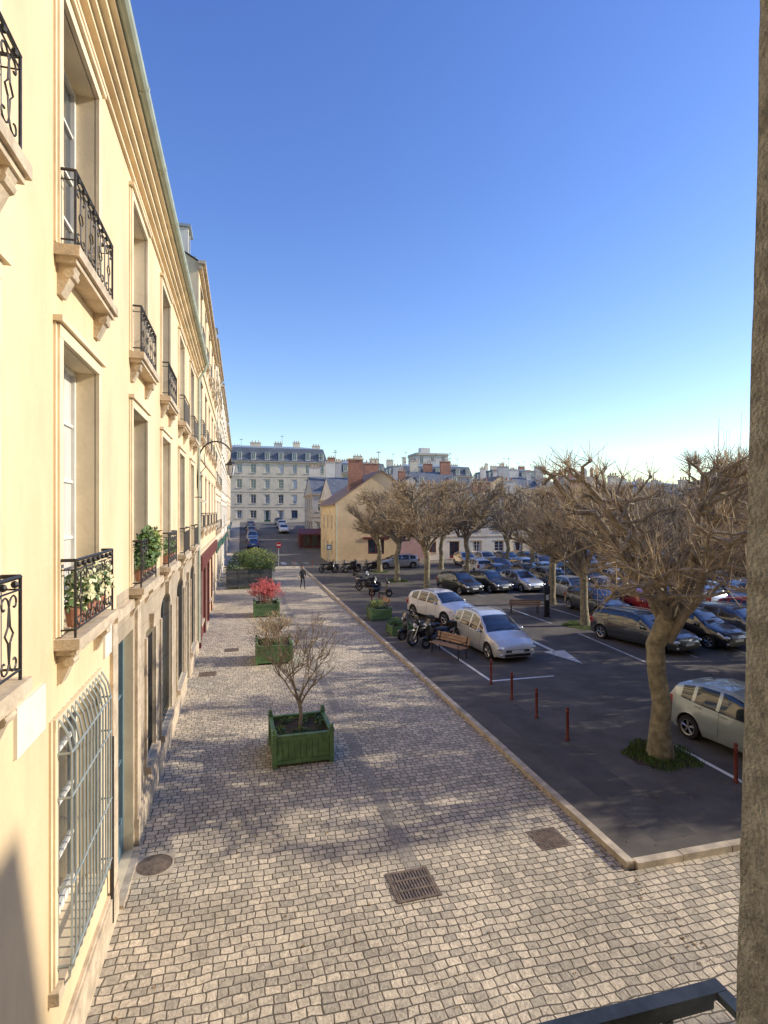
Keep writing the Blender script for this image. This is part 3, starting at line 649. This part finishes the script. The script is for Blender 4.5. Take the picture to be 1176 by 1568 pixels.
def mkplanter(x,y,z,rot,kind,seed):
    b=planter(); r=random.Random(seed); zt=.62
    if kind=='tree': 
        rr=random.Random(seed)
        b.tube([(0,0,zt),(.03,.02,zt+.35),(-.02,.03,zt+.75)],[.05,.045,.045],'bark',7)
        def grow(p,d,L,rad,lev):
            q=[p]
            for k in range(3):
                d=(d+Vector((rr.gauss(0,.13),rr.gauss(0,.13),.06))).normalized(); q.append(q[-1]+d*L/3)
            b.tube(q,[rad,rad*.85,rad*.7,rad*.55],'bark' if lev<2 else 'twig_dark',5 if lev<2 else 3,False)
            if lev<4:
                for _ in range(3 if lev<3 else 4):
                    nd=(d+Vector((rr.gauss(0,.5),rr.gauss(0,.5),rr.gauss(.1,.3)))).normalized(); grow(q[rr.choice([1,2,3])],nd,L*rr.uniform(.55,.8),max(.005,rad*.58),lev+1)
        for k in range(6): w=k*1.05; grow(Vector((-.02,.03,zt+.5+.05*k)),Vector((math.cos(w)*.7,math.sin(w)*.7,1)).normalized(),.95,.028,0)
        for _ in range(16): b.leaves((r.uniform(-.55,.55),r.uniform(-.55,.55),zt+.06),(.12,.12,.1),26,.05,'leaf_dark' if r.random()<.5 else 'leaf')
    if kind=='red':
        for k in range(12):
            w=k*.55; shrub(b,(.3*math.cos(w),.3*math.sin(w),zt),1.45,1,3,'twig_dark','twig_red',seed+k,'twig_red')
    if kind=='brown':
        for k in range(11): w=k*.6; shrub(b,(.35*math.cos(w),.35*math.sin(w),zt),1.4,1,3,'twig_dark','twig_dark' if k%2 else 'twig',seed+k)
        for _ in range(8): b.leaves((r.uniform(-.5,.5),r.uniform(-.5,.5),zt+.1),(.15,.15,.12),26,.05,'leaf')
    if kind=='green':
        for _ in range(14): b.leaves((r.uniform(-.5,.5),r.uniform(-.5,.5),zt+.2+r.random()*.35),(.25,.25,.25),90,.05,r.choice(['leaf','leaf_dark','leaf_yellow']))
    return b.build('tree_planter' if kind=='tree' else 'shrub_planter',0,(x,y,z),rot)
mkplanter(1.42,13.9,.0,.02,'tree',5); mkplanter(1.28,22.9,0,-.02,'brown',6); mkplanter(1.42,33,0,0,'red',7)
mkplanter(7.4,29.8,.1,0,'green',8).scale=(.8,.8,.8); mkplanter(7.5,25.9,.1,0,'green',9).scale=(.8,.8,.6)
b=B()
for i in range(38):
    x=R.uniform(-.9,2.6); y=R.uniform(45.5,53); b.leaves((x,y,R.uniform(1.0,2.2)),(.6,.6,.6),260,.075,R.choice(['leaf','leaf_dark','leaf_dark','leaf_yellow']))
b.leaves((1.2,49,2.4),(1.0,1.5,.55),1100,.07,'leaf_yellow')
for i in range(4): b.box(-1.0+i*.9,-.2+i*.9,44.9,45.35,0,.55,'planter_green')
b.build('hedge')
b=B()
for i in range(5): b.box(-1.1+i*.85,-1.06+i*.85,44.5,44.54,0,1.5,'iron')
b.box(-1.1,2.3,44.5,44.54,1.5,1.54,'iron'); b.poly([(-1.06,44.52,.15),(2.3,44.52,.15),(2.3,44.52,1.5),(-1.06,44.52,1.5)],'glass'); b.build('terrace_windscreen')

# ------------------------------------------------------------ street furniture
def bollard(x,y):
    b=B(); b.lathe((0,0,0),(0,0,1),[(.055,0),(.055,.05),(.042,.07),(.040,.72),(.048,.73),(.048,.76),(.03,.78),(.045,.82),(.03,.86),(.0,.87)],'bollard_red',12)
    return b.build('bollard',40,(x,y,.1))
bl=bollard(8.17,12.7)
for p in [(8.2,14.3),(8.25,15.9),(8.3,17.5),(10.45,9.8),(8.2,33),(8.2,35),(9.2,59.5),(7.4,59.5),(5.6,61)]: inst(bl,'bollard',(*p,.1 if p[0]>6.3 and p[1]<60 else 0))
b=B()
for sx in (-.75,.75):
    b.tube([(sx,-.22,0),(sx,-.2,.42),(sx,.22,.42),(sx,.26,0)],.025,'iron',6); b.tube([(sx,.2,.42),(sx,.33,.85)],.022,'iron',6)
    b.tube([(sx,-.22,.42),(sx,-.24,.62),(sx,.25,.64)],.018,'iron',6)
for k in range(4): b.box(-.9,.9,-.24+k*.12,-.15+k*.12,.435,.465,'wood')
for k in range(3): z0=.53+k*.11; yy=.235+k*.035; b.hexa([(-.9,yy,z0),(.9,yy,z0),(.9,yy+.03,z0),(-.9,yy+.03,z0),(-.9,yy+.03,z0+.085),(.9,yy+.03,z0+.085),(.9,yy+.06,z0+.085),(-.9,yy+.06,z0+.085)],'wood')
bn=b.build('park_bench',0,(8.25,21.4,.1),math.radians(-65)); inst(bn,'park_bench',(16.0,29.3,.1),math.radians(160)); inst(bn,'park_bench',(8.0,31.8,.1),math.radians(-90))
b=B(); b.box(-.13,.13,-.11,.11,0,1.35,'car_black'); b.hexa([(-.16,-.16,1.35),(.16,-.16,1.35),(.16,.14,1.35),(-.16,.14,1.35),(-.16,-.05,1.7),(.16,-.05,1.7),(.16,.14,1.75),(-.16,.14,1.75)],'car_black'); b.box(-.08,.08,-.118,-.11,.95,1.25,'lamp_glass'); b.box(-.16,.16,-.14,.14,0,.06,'iron')
b.build('parking_meter',0,(16.7,28.0,.1),-.3)
b=B(); b.tube([(0,0,0),(0,0,2.7)],.035,'zinc'); b.lathe((0,-.04,2.45),(0,-1,0),[(0,0),(.3,0),(.3,.02),(.27,.025),(0,.025)],'tail_red',20); b.box(-.2,.2,-.075,-.066,2.4,2.5,'plate')
b.build('traffic_sign',0,(3.9,60.5,0)); 
b=B(); b.tube([(0,0,0),(0,0,2.6)],.035,'zinc'); b.box(-.25,.25,-.06,-.03,2.0,2.5,'door_blue'); b.box(-.15,.15,-.065,-.06,2.1,2.4,'plate'); b.build('parking_sign',0,(8.8,57,.1))
def grate(x,y,S,rot,n=9):
    b=B(); s=S/2; b.box(-s,s,-s,s,-.02,.008,'car_black')
    for a in (-1,1): b.box(-s,s,min(a*s,a*(s-.05)),max(a*s,a*(s-.05)),.0081,.018,'cast_iron'); b.box(min(a*s,a*(s-.05)),max(a*s,a*(s-.05)),-s+.05,s-.05,.0081,.018,'cast_iron')
    w=(S-.1)/n
    for k in range(n): b.box(-s+.05+k*w+w*.2,-s+.05+k*w+w*.8,-s+.05,s-.05,.0081,.016,'cast_iron')
    for k in (-1,1): b.box(-s+.05,s-.05,k*.12-.02,k*.12+.02,.0161,.019,'cast_iron')
    return b.build('drain_grate',0,(x,y,.0),rot)
grate(2.68,8.53,.72,.03,12)
def manhole(x,y,S,rnd,name='manhole_cover'):
    b=B(); s=S/2; b.box(-s,s,-s,s,-.02,.008,'kerb_stone' if rnd else 'cast_iron'); 
    if rnd:
        b.lathe((0,0,0),(0,0,1),[(s*.93,.0081),(s*.93,.014),(s*.86,.014),(s*.86,.011),(s*.82,.011),(s*.82,.014),(0,.014)],'cast_iron',28)
    else:
        for i in range(9):
            for j in range(9): q=S/10; xx=-s+q*(i+.6); yy=-s+q*(j+.6); b.box(xx,xx+q*.7,yy,yy+q*.7,.0081,.014,'cast_iron')
    return b.build(name,0,(x,y,0),.03)
manhole(5.47,9.12,.60,False); manhole(-1.42,10.1,.62,True); manhole(-1.2,21.5,.6,False); manhole(-.4,25,.6,False)

# ------------------------------------------------------------ cars
def interp(tab,s):
    if s<=tab[0][0]: return tab[0][1]
    for i in range(len(tab)-1):
        a,b=tab[i],tab[i+1]
        if s<=b[0]:
            t=(s-a[0])/(b[0]-a[0]); t0=t*t*(3-2*t); t=.6*t+.4*t0; return a[1]+(b[1]-a[1])*t
    return tab[-1][1]
TY={
'hatch':dict(L=3.85,W=1.70,top=[(0,.52),(.04,.62),(.14,.74),(.35,.84),(.95,.98),(1.25,1.18),(1.62,1.40),(2.05,1.49),(2.8,1.48),(3.35,1.38),(3.5,1.33),(3.72,1.02),(3.80,.86),(3.85,.7)],
  belt=[(0,.5),(.14,.66),(.35,.78),(.95,.90),(2.5,.97),(3.4,1.03),(3.72,.98),(3.85,.68)],ws=(.97,1.70),rw=(3.46,3.72),sg=(1.25,3.3),pil=[2.25,2.95],wr=.30),
'mpv':dict(L=4.45,W=1.82,top=[(0,.5),(.04,.62),(.14,.76),(.35,.88),(1.0,1.05),(1.4,1.3),(1.85,1.54),(2.4,1.64),(3.3,1.63),(3.95,1.53),(4.1,1.46),(4.33,1.08),(4.4,.85),(4.45,.7)],
  belt=[(0,.48),(.14,.68),(.35,.82),(1.0,.97),(3,1.02),(4.0,1.08),(4.3,1.0),(4.45,.68)],ws=(1.02,1.92),rw=(4.05,4.33),sg=(1.3,3.95),pil=[1.72,2.5,3.4],wr=.33),
'suv':dict(L=4.35,W=1.84,top=[(0,.6),(.04,.74),(.14,.88),(.35,.97),(1.05,1.10),(1.4,1.33),(1.78,1.53),(2.3,1.62),(3.2,1.60),(3.85,1.48),(4.02,1.42),(4.25,1.12),(4.3,.9),(4.35,.75)],
  belt=[(0,.55),(.14,.78),(.35,.90),(1.0,1.02),(3,1.08),(3.9,1.14),(4.2,1.05),(4.35,.72)],ws=(1.08,1.84),rw=(3.95,4.25),sg=(1.4,3.75),pil=[2.35,3.15],wr=.35),
'wagon':dict(L=4.6,W=1.80,top=[(0,.5),(.04,.6),(.14,.70),(.35,.79),(1.15,.94),(1.55,1.15),(2.0,1.37),(2.45,1.45),(3.5,1.43),(4.2,1.34),(4.3,1.28),(4.48,.98),(4.56,.8),(4.6,.65)],
  belt=[(0,.47),(.14,.62),(.35,.73),(1.15,.87),(3,.93),(4.2,.98),(4.5,.9),(4.6,.63)],ws=(1.17,2.1),rw=(4.24,4.48),sg=(1.5,4.1),pil=[2.6,3.45],wr=.32)}
def car(kind,paint):
    T=TY[kind]; L,W=T['L'],T['W']/2; b=B(); N=int(L/.045); wr=T['wr']; fa,ra=.80,L-.78; Ra=wr+.055
    st=[L*i/N for i in range(N+1)]; Hm=max(t[1] for t in T['top'])
    def hw(s):
        return W*interp([(0,.72),(.05,.82),(.2,.92),(.6,.985),(1.3,1),(L-1.2,1),(L-.4,.96),(L-.1,.88),(L,.80)],s)
    secs=[]
    for s in st:
        w=hw(s); zt=interp(T['top'],s); zb=min(interp(T['belt'],s),zt-.03); lo=.20 if .3<s<L-.3 else .24
        for c in (fa,ra):
            if abs(s-c)<Ra: lo=max(lo,wr+math.sqrt(Ra*Ra-(s-c)**2))
        t=max(0,min(1,(zt-zb-.06)/(Hm-zb-.06))); wrf=(w-.06)*(1-t)+(W*.70)*t
        zm=max(min(.48,zb-.12),lo+.02); z2=max(min(.70,zb-.06),zm+.02); 
        sh=.05+.03*t
        secs.append([(w-.05 if lo<.3 else w-.015,lo),(w+.0,max(lo+.01,min(.34,zm-.02))),(w+.012,zm),(w-.0,z2),(w-.03,max(zb,z2+.01)),(wrf+.02,zt-sh-.0),(wrf-.06,zt-.012),(wrf*.5,zt+.012),(0,zt+.02)])
    npt=9; vs=[];fs=[];ms=[]
    for side in (1,-1):
        for i,s in enumerate(st):
            for (x,z) in secs[i]: vs.append((side*x,s-L/2,z))
    off=len(st)*npt
    body=PAINT[paint]
    for sd in (0,1):
        for i in range(N):
            sm=(st[i]+st[i+1])/2
            for j in range(npt-1):
                a=sd*off+i*npt+j; f=(a,a+1,a+npt+1,a+npt) if sd else (a,a+npt,a+npt+1,a+1)
                m=body
                if j==0 and kind in('suv',) : m='car_black'
                if j==4 and T['sg'][0]<sm<T['sg'][1] and not any(abs(sm-p)<.05 for p in T['pil']): m='car_glass'
                if j in(6,7) and (T['ws'][0]<sm<T['ws'][1] or T['rw'][0]<sm<T['rw'][1]): m='car_glass'
                if j==3 and .06<sm<.42 : m='lamp_glass'
                if j==3 and sm>L-.28: m='tail_red'
                fs.append(f); ms.append(m)
    i0=len(b.v); b.v+=vs
    for f,m in zip(fs,ms): b.f.append(tuple(a+i0 for a in f)); b.m.append(m)
    for e in (0,N):
        ring=[(x,st[e]-L/2,z) for x,z in secs[e]]+[(-x,st[e]-L/2,z) for x,z in secs[e][:-1][::-1]]
        b.poly(ring if e==0 else ring[::-1],body)
    y0=-L/2
    zf=interp(T['top'],0.02)
    b.box(-W*.55,W*.55,y0-.015,y0+.06,zf-.13,zf-.04,'car_black'); b.box(-W*.62,W*.62,y0-.018,y0+.05,.26,.36,'car_black')
    b.box(-W*.5,W*.5,y0-.022,y0-.015,zf-.09,zf-.08,'rim'); b.lathe((0,y0-.018,zf-.085),(0,-1,0),[(.055,0),(.05,.01),(0,.012)],'rim',10)
    b.box(-.26,.26,y0-.03,y0-.012,.40,.505,'plate'); b.box(-.26,.26,-y0+.002,-y0+.02,.58,.685,'plate')
    for sx in (-1,1):
        b.ell((sx*W*.78,y0+.10,zf+.02),(W*.17,.13,.07),'lamp_glass',10,6); b.ell((sx*W*.78,y0+.03,.34),(.07,.05,.05),'lamp_glass',8,5)
        b.ell((sx*W*.80,-y0-.09,.86),(W*.12,.10,.14),'tail_red',8,6)
        ms_=T['ws'][0]+.38-L/2; zb=interp(T['belt'],T['ws'][0]+.38); b.ell((sx*(W+.09),ms_,zb+.06),(.10,.06,.07),body,8,6); b.tube([(sx*(W-.06),ms_+.02,zb+.02),(sx*(W+.03),ms_,zb+.05)],.02,'car_black',5)
        for c in (fa,ra):
            yc=c-L/2; xo=sx*(W-.01); ax=(sx,0,0)
            b.lathe((xo,yc,wr),ax,[(wr*.62,-.20),(wr*.95,-.20),(wr,-.17),(wr,-.03),(wr*.95,0),(wr*.70,.005),(wr*.67,-.02),(wr*.66,-.08)],'tyre',24)
            b.lathe((xo,yc,wr),ax,[(wr*.68,-.005),(wr*.64,.0),(wr*.62,-.05),(wr*.6,-.075),(0,-.075)],'car_black',24)
            b.lathe((xo,yc,wr),ax,[(wr*.67,-.0),(wr*.665,.008),(wr*.60,.0),(wr*.59,-.03)],'rim',24)
            b.lathe((xo,yc,wr),ax,[(wr*.17,-.03),(wr*.16,.0),(0,.004)],'rim',12)
            for k in range(5):
                w=2*math.pi*k/5+.3
                for dw in (-.12,.12): 
                    b.tube([(xo-sx*.012,yc+wr*.12*math.cos(w),wr+wr*.12*math.sin(w)),(xo-sx*.012,yc+wr*.62*math.cos(w+dw),wr+wr*.62*math.sin(w+dw))],.018,'rim',4)
        for sp in [T['sg'][0]+.12]+[p for p in T['pil'][-2:]]+[T['sg'][1]-.45]:
            if abs(sp-fa)<Ra or abs(sp-ra)<Ra*.8: continue
            i=min(N,int(sp/L*N)); sec=secs[i]; b.tube([(sx*(x+.002),st[i]-L/2,z) for x,z in sec[1:5]],.0045,'car_black',4)
        for p in T['pil'][-2:]:
            zz=interp(T['belt'],p)-.09; w_=hw(p-.2); b.box(min(sx*(w_-.03),sx*(w_+.012)),max(sx*(w_-.03),sx*(w_+.012)),p-L/2-.25,p-L/2-.08,zz-.012,zz+.012,body)
        pts=[(sx*(secs[i][4][0]+.004),st[i]-L/2,secs[i][4][1]) for i in range(int(T['sg'][0]/L*N),int(T['sg'][1]/L*N)+1,3)]; b.tube(pts,.008,'car_black',4)
        if kind in('mpv','suv','wagon'):
            a_,c_=T['ws'][1]+.15,L-.75; pts=[(sx*(W*.70-.03),s-L/2,interp(T['top'],s)+.035) for s in [a_+(c_-a_)*k/6 for k in range(7)]]; b.tube(pts,.014,'rim' if kind!='suv' else 'car_black',5)
    b.box(-W+.22,W-.22,-L/2+.15,L/2-.15,.2,.62,'car_black'); b.box(-W+.05,W-.05,-L/2+1.2,L/2-1.25,.21,.5,'car_black')
    b.tube([(-.5,T['ws'][0]-L/2+.03,interp(T['top'],T['ws'][0]+.03)+.03),(.05,T['ws'][0]-L/2+.10,interp(T['top'],T['ws'][0]+.1)+.035)],.008,'car_black',4)
    b.tube([(.05,T['ws'][0]-L/2+.03,interp(T['top'],T['ws'][0]+.03)+.03),(.55,T['ws'][0]-L/2+.10,interp(T['top'],T['ws'][0]+.1)+.03)],.008,'car_black',4)
    b.tube([(0,L/2-.95,interp(T['top'],L-.95)),(0,L/2-.8,interp(T['top'],L-.8)+.16)],.006,'car_black',4)
    return b
cache={}
def put(kind,paint,x,y,deg=0,z=.1,name='parked_car'):
    k=(kind,paint)
    if k in cache: return inst(cache[k],name,(x,y,z),math.radians(deg))
    o=car(kind,paint).build(name,32,(x,y,z),math.radians(deg)); cache[k]=o; return o
put('mpv','champagne',10.35,21.9,3,name='parked_minivan'); put('suv','white',10.6,28.6,18,name='parked_suv')
put('hatch','green_silver',12.25,11.0,8)
put('wagon','charcoal',17.4,21.2,12,name='parked_estate_car'); put('hatch','black',20.1,20.9,10); put('hatch','red',25.3,22.5,8); put('wagon','grey',22.7,21.3,8,name='parked_estate_car'); put('suv','silver',28.5,21.5,6,name='parked_suv')
row=[('hatch','silver'),('wagon','charcoal'),('hatch','blue'),('wagon','grey'),('hatch','red'),('suv','black'),('hatch','lblue'),('wagon','silver'),('mpv','grey'),('hatch','black')]
r2=[('hatch','black'),('hatch','charcoal'),('hatch','silver'),('mpv','grey'),('wagon','black'),('hatch','white'),('suv','blue'),('hatch','red'),('wagon','charcoal'),('wagon','blue'),('hatch','silver')]
for i in range(10):
    k=row[(i*3+1)%10]; put(k[0],k[1],20.2+i*2.3,28.6+R.uniform(-.2,.2),180*(i%2)+R.uniform(-3,3))
for i in range(11):
    k=r2[(i*3+2)%11]; put(k[0],k[1],22.0+i*2.3,33.6+R.uniform(-.2,.2),180*(i%2)+R.uniform(-3,3))
for i,k in enumerate(r2): put(k[0],k[1],15.6+i*2.5,38.3+R.uniform(-.3,.3),12+R.uniform(-4,4) if i<3 else R.choice([0,180]))
for i in range(14):
    k=row[(i*7+2)%10]; put(k[0],k[1],21.3+i*2.35,43.4+R.uniform(-.3,.3),R.choice([0,180]))
for i in range(14):
    k=r2[(i*4+5)%11]; put(k[0],k[1],22.0+i*2.35,49.4+R.uniform(-.3,.3),R.choice([0,180]))
for i in range(12):
    if i==4: continue
    k=r2[(i*3+2)%10]; put(k[0],k[1],24+i*2.45,57+R.uniform(-.3,.3),R.choice([0,180]))
put('wagon','silver',16.0,56.6,-88,name='parked_estate_car')
for i,(x,y,k) in enumerate([(1.7,84,('hatch','blue')),(1.7,91,('mpv','grey')),(1.7,99,('hatch','grey')),(7.4,101,('hatch','white')),(7.5,108,('suv','silver')),(7.5,115,('hatch','charcoal')),(1.7,108,('wagon','grey'))]):
    o=put(k[0],k[1],x,y,0 if i%2 else 180,z=H(y)+.02)

# ------------------------------------------------------------ motorbikes & scooters
def moto(paint):
    b=B()
    for yc,r in ((-.72,.31),(.70,.31)):
        prof=[(r-.055+.055*math.cos(w),.07*math.sin(w)) for w in [2*math.pi*k/10 for k in range(11)]]; b.lathe((0,yc,r),(1,0,0),prof,'tyre',20)
        b.lathe((0,yc,r),(1,0,0),[(r-.11,-.03),(r-.08,-.03),(r-.08,.03),(r-.11,.03),(r-.11,-.03)],'rim',20)
        b.lathe((0,yc,r),(1,0,0),[(.0,.06),(.13,.06),(.13,.05)],'rim',14)
        for k in range(5): w=k*1.2566; b.tube([(0,yc,r),(0,yc+(r-.1)*math.cos(w),r+(r-.1)*math.sin(w))],.02,'car_black',4)
    for sx in (-.09,.09):
        b.tube([(sx,-.72,.31),(sx*1.1,-.50,.82),(sx*1.2,-.44,.98)],.028,'rim',6); b.tube([(sx,.70,.31),(sx,.20,.40)],.03,'iron',6); b.tube([(sx,.62,.36),(sx*.9,.45,.74)],.03,'iron',5)
        b.tube([(sx,-.42,.88),(sx,-.2,.45),(sx,.25,.38),(sx*.9,.4,.72),(sx*.7,-.3,.85)],.028,'iron',5)
        b.tube([(sx*1.3,-.44,.98),(sx*3.6,-.34,1.05)],.014,'iron',5); b.tube([(sx*2.8,-.36,1.04),(sx*3.9,-.31,1.06)],.02,'car_black',6)
        b.tube([(sx*3,-.38,1.06),(sx*3.2,-.4,1.2)],.008,'iron',4); b.ell((sx*3.3,-.4,1.24),(.07,.02,.045),'car_black',8,5)
        b.ell((sx*1.6,-.25,.6),(.05,.28,.22),paint,10,6)
    b.tube([(.14,.05,.3),(.16,.4,.32),(.17,.8,.42)],[.03,.05,.065],'rim',8)
    b.ell((0,-.05,.45),(.19,.34,.22),'iron',10,6); b.ell((0,-.18,.84),(.18,.34,.17),paint,12,8)
    b.ell((0,.30,.80),(.15,.40,.085),'car_black',12,6); b.ell((0,.62,.78),(.12,.26,.10),paint,10,6); b.ell((0,.88,.78),(.06,.04,.04),'tail_red',8,5)
    b.ell((0,-.56,.88),(.12,.12,.13),'lamp_glass',10,7); b.ell((0,-.48,1.0),(.19,.14,.17),paint,10,6); b.ell((0,-.5,1.2),(.15,.05,.14),'car_glass',10,6)
    b.tube([(0,-1.02,.5),(0,-.88,.66),(0,-.7,.68),(0,-.5,.6)],[.05,.07,.07,.05],paint,6); b.tube([(-.05,.1,.3),(-.22,.2,.02)],.012,'iron',4)
    return b
def scooter(paint):
    b=B()
    for yc,r in ((-.62,.24),(.58,.24)):
        prof=[(r-.06+.06*math.cos(w),.065*math.sin(w)) for w in [2*math.pi*k/10 for k in range(11)]]; b.lathe((0,yc,r),(1,0,0),prof,'tyre',18); b.lathe((0,yc,r),(1,0,0),[(0,.04),(.12,.04),(.13,0),(.12,-.04),(0,-.04)],'rim',16)
    b.hexa([(-.22,-.45,.30),(.22,-.45,.30),(.16,-.36,.28),(-.16,-.36,.28),(-.20,-.50,.95),(.20,-.50,.95),(.15,-.40,.95),(-.15,-.40,.95)],paint)
    b.box(-.17,.17,-.42,.12,.24,.33,paint); b.ell((0,.42,.52),(.20,.42,.24),paint,14,8); b.ell((0,.38,.76),(.16,.42,.08),'car_black',12,6)
    b.ell((0,-.60,.46),(.11,.24,.10),paint,10,6); b.ell((0,-.50,1.0),(.14,.11,.11),paint,10,7); b.ell((0,-.60,1.0),(.08,.04,.06),'lamp_glass',8,5); b.ell((0,.83,.60),(.09,.04,.05),'tail_red',8,5)
    b.tube([(-.34,-.36,1.04),(0,-.46,1.05),(.34,-.36,1.04)],.018,'car_black',6); b.hexa([(-.14,-.56,1.05),(.14,-.56,1.05),(.14,-.55,1.05),(-.14,-.55,1.05),(-.11,-.46,1.28),(.11,-.46,1.28),(.11,-.45,1.28),(-.11,-.45,1.28)],'car_glass')
    for sx in (-1,1): b.tube([(sx*.28,-.38,1.05),(sx*.32,-.40,1.2)],.008,'iron',4); b.ell((sx*.33,-.4,1.24),(.06,.02,.045),'car_black',8,5); b.tube([(sx*.06,-.62,.24),(sx*.05,-.5,.7)],.022,'iron',6)
    b.box(-.16,.16,.72,1.0,.78,1.05,'car_black')
    return b
m1=moto('car_black').build('motorcycle',40,(8.0,23.6,.1),math.radians(-70)); s1=scooter('paint_grey').build('motor_scooter',40,(9.3,42.8,.1),math.radians(30)); s2=scooter('paint_black').build('motor_scooter',40,(7.75,24.5,.1),math.radians(-80))
inst(m1,'motorcycle',(9.2,40.5,.1),math.radians(60)); inst(s2,'motor_scooter',(9.4,37.5,.1),math.radians(70)); inst(s2,'motor_scooter',(8.3,22.9,.1),math.radians(-72))
for i in range(5): inst(s1 if i%2 else m1,'motor_scooter' if i%2 else 'motorcycle',(8.2+i*1.1,53.5,.1),math.radians(60+i*9))

# ------------------------------------------------------------ pedestrian
def person(x,y,rot,z=0):
    J=[(0,0,.95),(0,.0,1.15),(0,.01,1.38),(0,.0,1.50),(0,-.02,1.58),
       (.09,0,.90),(.10,-.14,.50),(.10,-.20,.09),(.10,-.33,.035),
       (-.09,0,.90),(-.10,.06,.50),(-.10,.27,.14),(-.10,.17,.035),
       (.19,.0,1.41),(.24,.08,1.14),(.23,-.04,.92),
       (-.19,.0,1.41),(-.24,-.06,1.14),(-.23,-.20,.94)]
    Rr=[.14,.135,.15,.07,.05, .095,.06,.042,.035,.095,.06,.042,.035,.065,.048,.036,.065,.048,.036]
    E=[(0,1),(1,2),(2,3),(3,4),(0,5),(5,6),(6,7),(7,8),(0,9),(9,10),(10,11),(11,12),(2,13),(13,14),(14,15),(2,16),(16,17),(17,18)]
    me=bpy.data.meshes.new('body'); me.from_pydata(J,E,[]); e=bpy.data.objects.new('pedestrian',None); sc.collection.objects.link(e)
    o=bpy.data.objects.new('body',me); sc.collection.objects.link(o); o.parent=e
    md=o.modifiers.new('skin','SKIN'); sk=me.skin_vertices[0].data
    for i,r in enumerate(Rr): sk[i].radius=(r,r*.85); sk[i].use_root=(i==0)
    o.modifiers.new('sub','SUBSURF').levels=1; o.modifiers['sub'].render_levels=2
    me.materials.append(MATS['cloth_dark'])
    b=B(); b.ell((0,-.03,1.68),(.075,.095,.115),'skin',14,10); b.ell((0,-.125,1.665),(.013,.02,.022),'skin',6,5); b.ell((0,-.005,1.715),(.084,.098,.095),'hair',14,9)
    for sx in (-1,1):
        b.ell((sx*.03,-.112,1.69),(.011,.008,.007),'hair',6,4); b.ell((sx*.076,-.02,1.675),(.012,.02,.03),'skin',6,5)
        hx,hy,hz=(.23,-.05,.90) if sx==1 else (-.23,-.21,.92)
        b.ell((hx,hy,hz-.04),(.018,.04,.05),'skin',8,6)
        for k in range(4): b.tube([(hx,hy-.03+k*.02,hz-.08),(hx-sx*.008,hy-.03+k*.02,hz-.12),(hx-sx*.025,hy-.03+k*.02,hz-.145+abs(k-1)*.008)],[.009,.008,.006],'skin',5)
        b.tube([(hx,hy-.035,hz-.03),(hx-sx*.01,hy-.06,hz-.07)],[.011,.008],'skin',5)
    b.tube([(0,-.14,1.645),(.0,-.115,1.64)],.008,'pink',4)
    h=b.build('head_and_hands',40); h.parent=e
    e.location=(x,y,z); e.rotation_euler=(0,0,rot)
person(4.65,43.4,math.radians(10))

# ------------------------------------------------------------ light, sky, camera
A=math.radians(-8); E=math.radians(25)
v=Vector((math.cos(E)*math.cos(A),math.cos(E)*math.sin(A),math.sin(E)))
l=bpy.data.lights.new('sun','SUN'); l.energy=5.0; l.angle=math.radians(.5); l.color=(1,.91,.76)
o=bpy.data.objects.new('sun',l); sc.collection.objects.link(o); o.rotation_euler=v.to_track_quat('Z','Y').to_euler()
w=bpy.data.worlds.new('World'); sc.world=w; w.use_nodes=True; nt=w.node_tree
sk=nt.nodes.new('ShaderNodeTexSky'); sk.sky_type='NISHITA'; sk.sun_disc=False; sk.sun_elevation=E; sk.sun_rotation=math.radians(98); sk.altitude=0; sk.air_density=1.25; sk.dust_density=.3; sk.ozone_density=3.0
hs=nt.nodes.new('ShaderNodeHueSaturation'); hs.inputs['Hue'].default_value=.522; hs.inputs['Saturation'].default_value=1.22; hs.inputs['Value'].default_value=1.6
nt.links.new(sk.outputs[0],hs.inputs['Color']); nt.links.new(hs.outputs[0],nt.nodes['Background'].inputs[0]); nt.nodes['Background'].inputs[1].default_value=.15
cd=bpy.data.cameras.new('camera'); cd.sensor_fit='VERTICAL'; cd.sensor_height=36; cd.lens=19.5; cd.clip_start=.05; cd.clip_end=4000
cam=bpy.data.objects.new('camera',cd); sc.collection.objects.link(cam); cam.location=(0,0,6); cam.rotation_euler=(math.radians(90),0,math.radians(-14.45)); sc.camera=cam
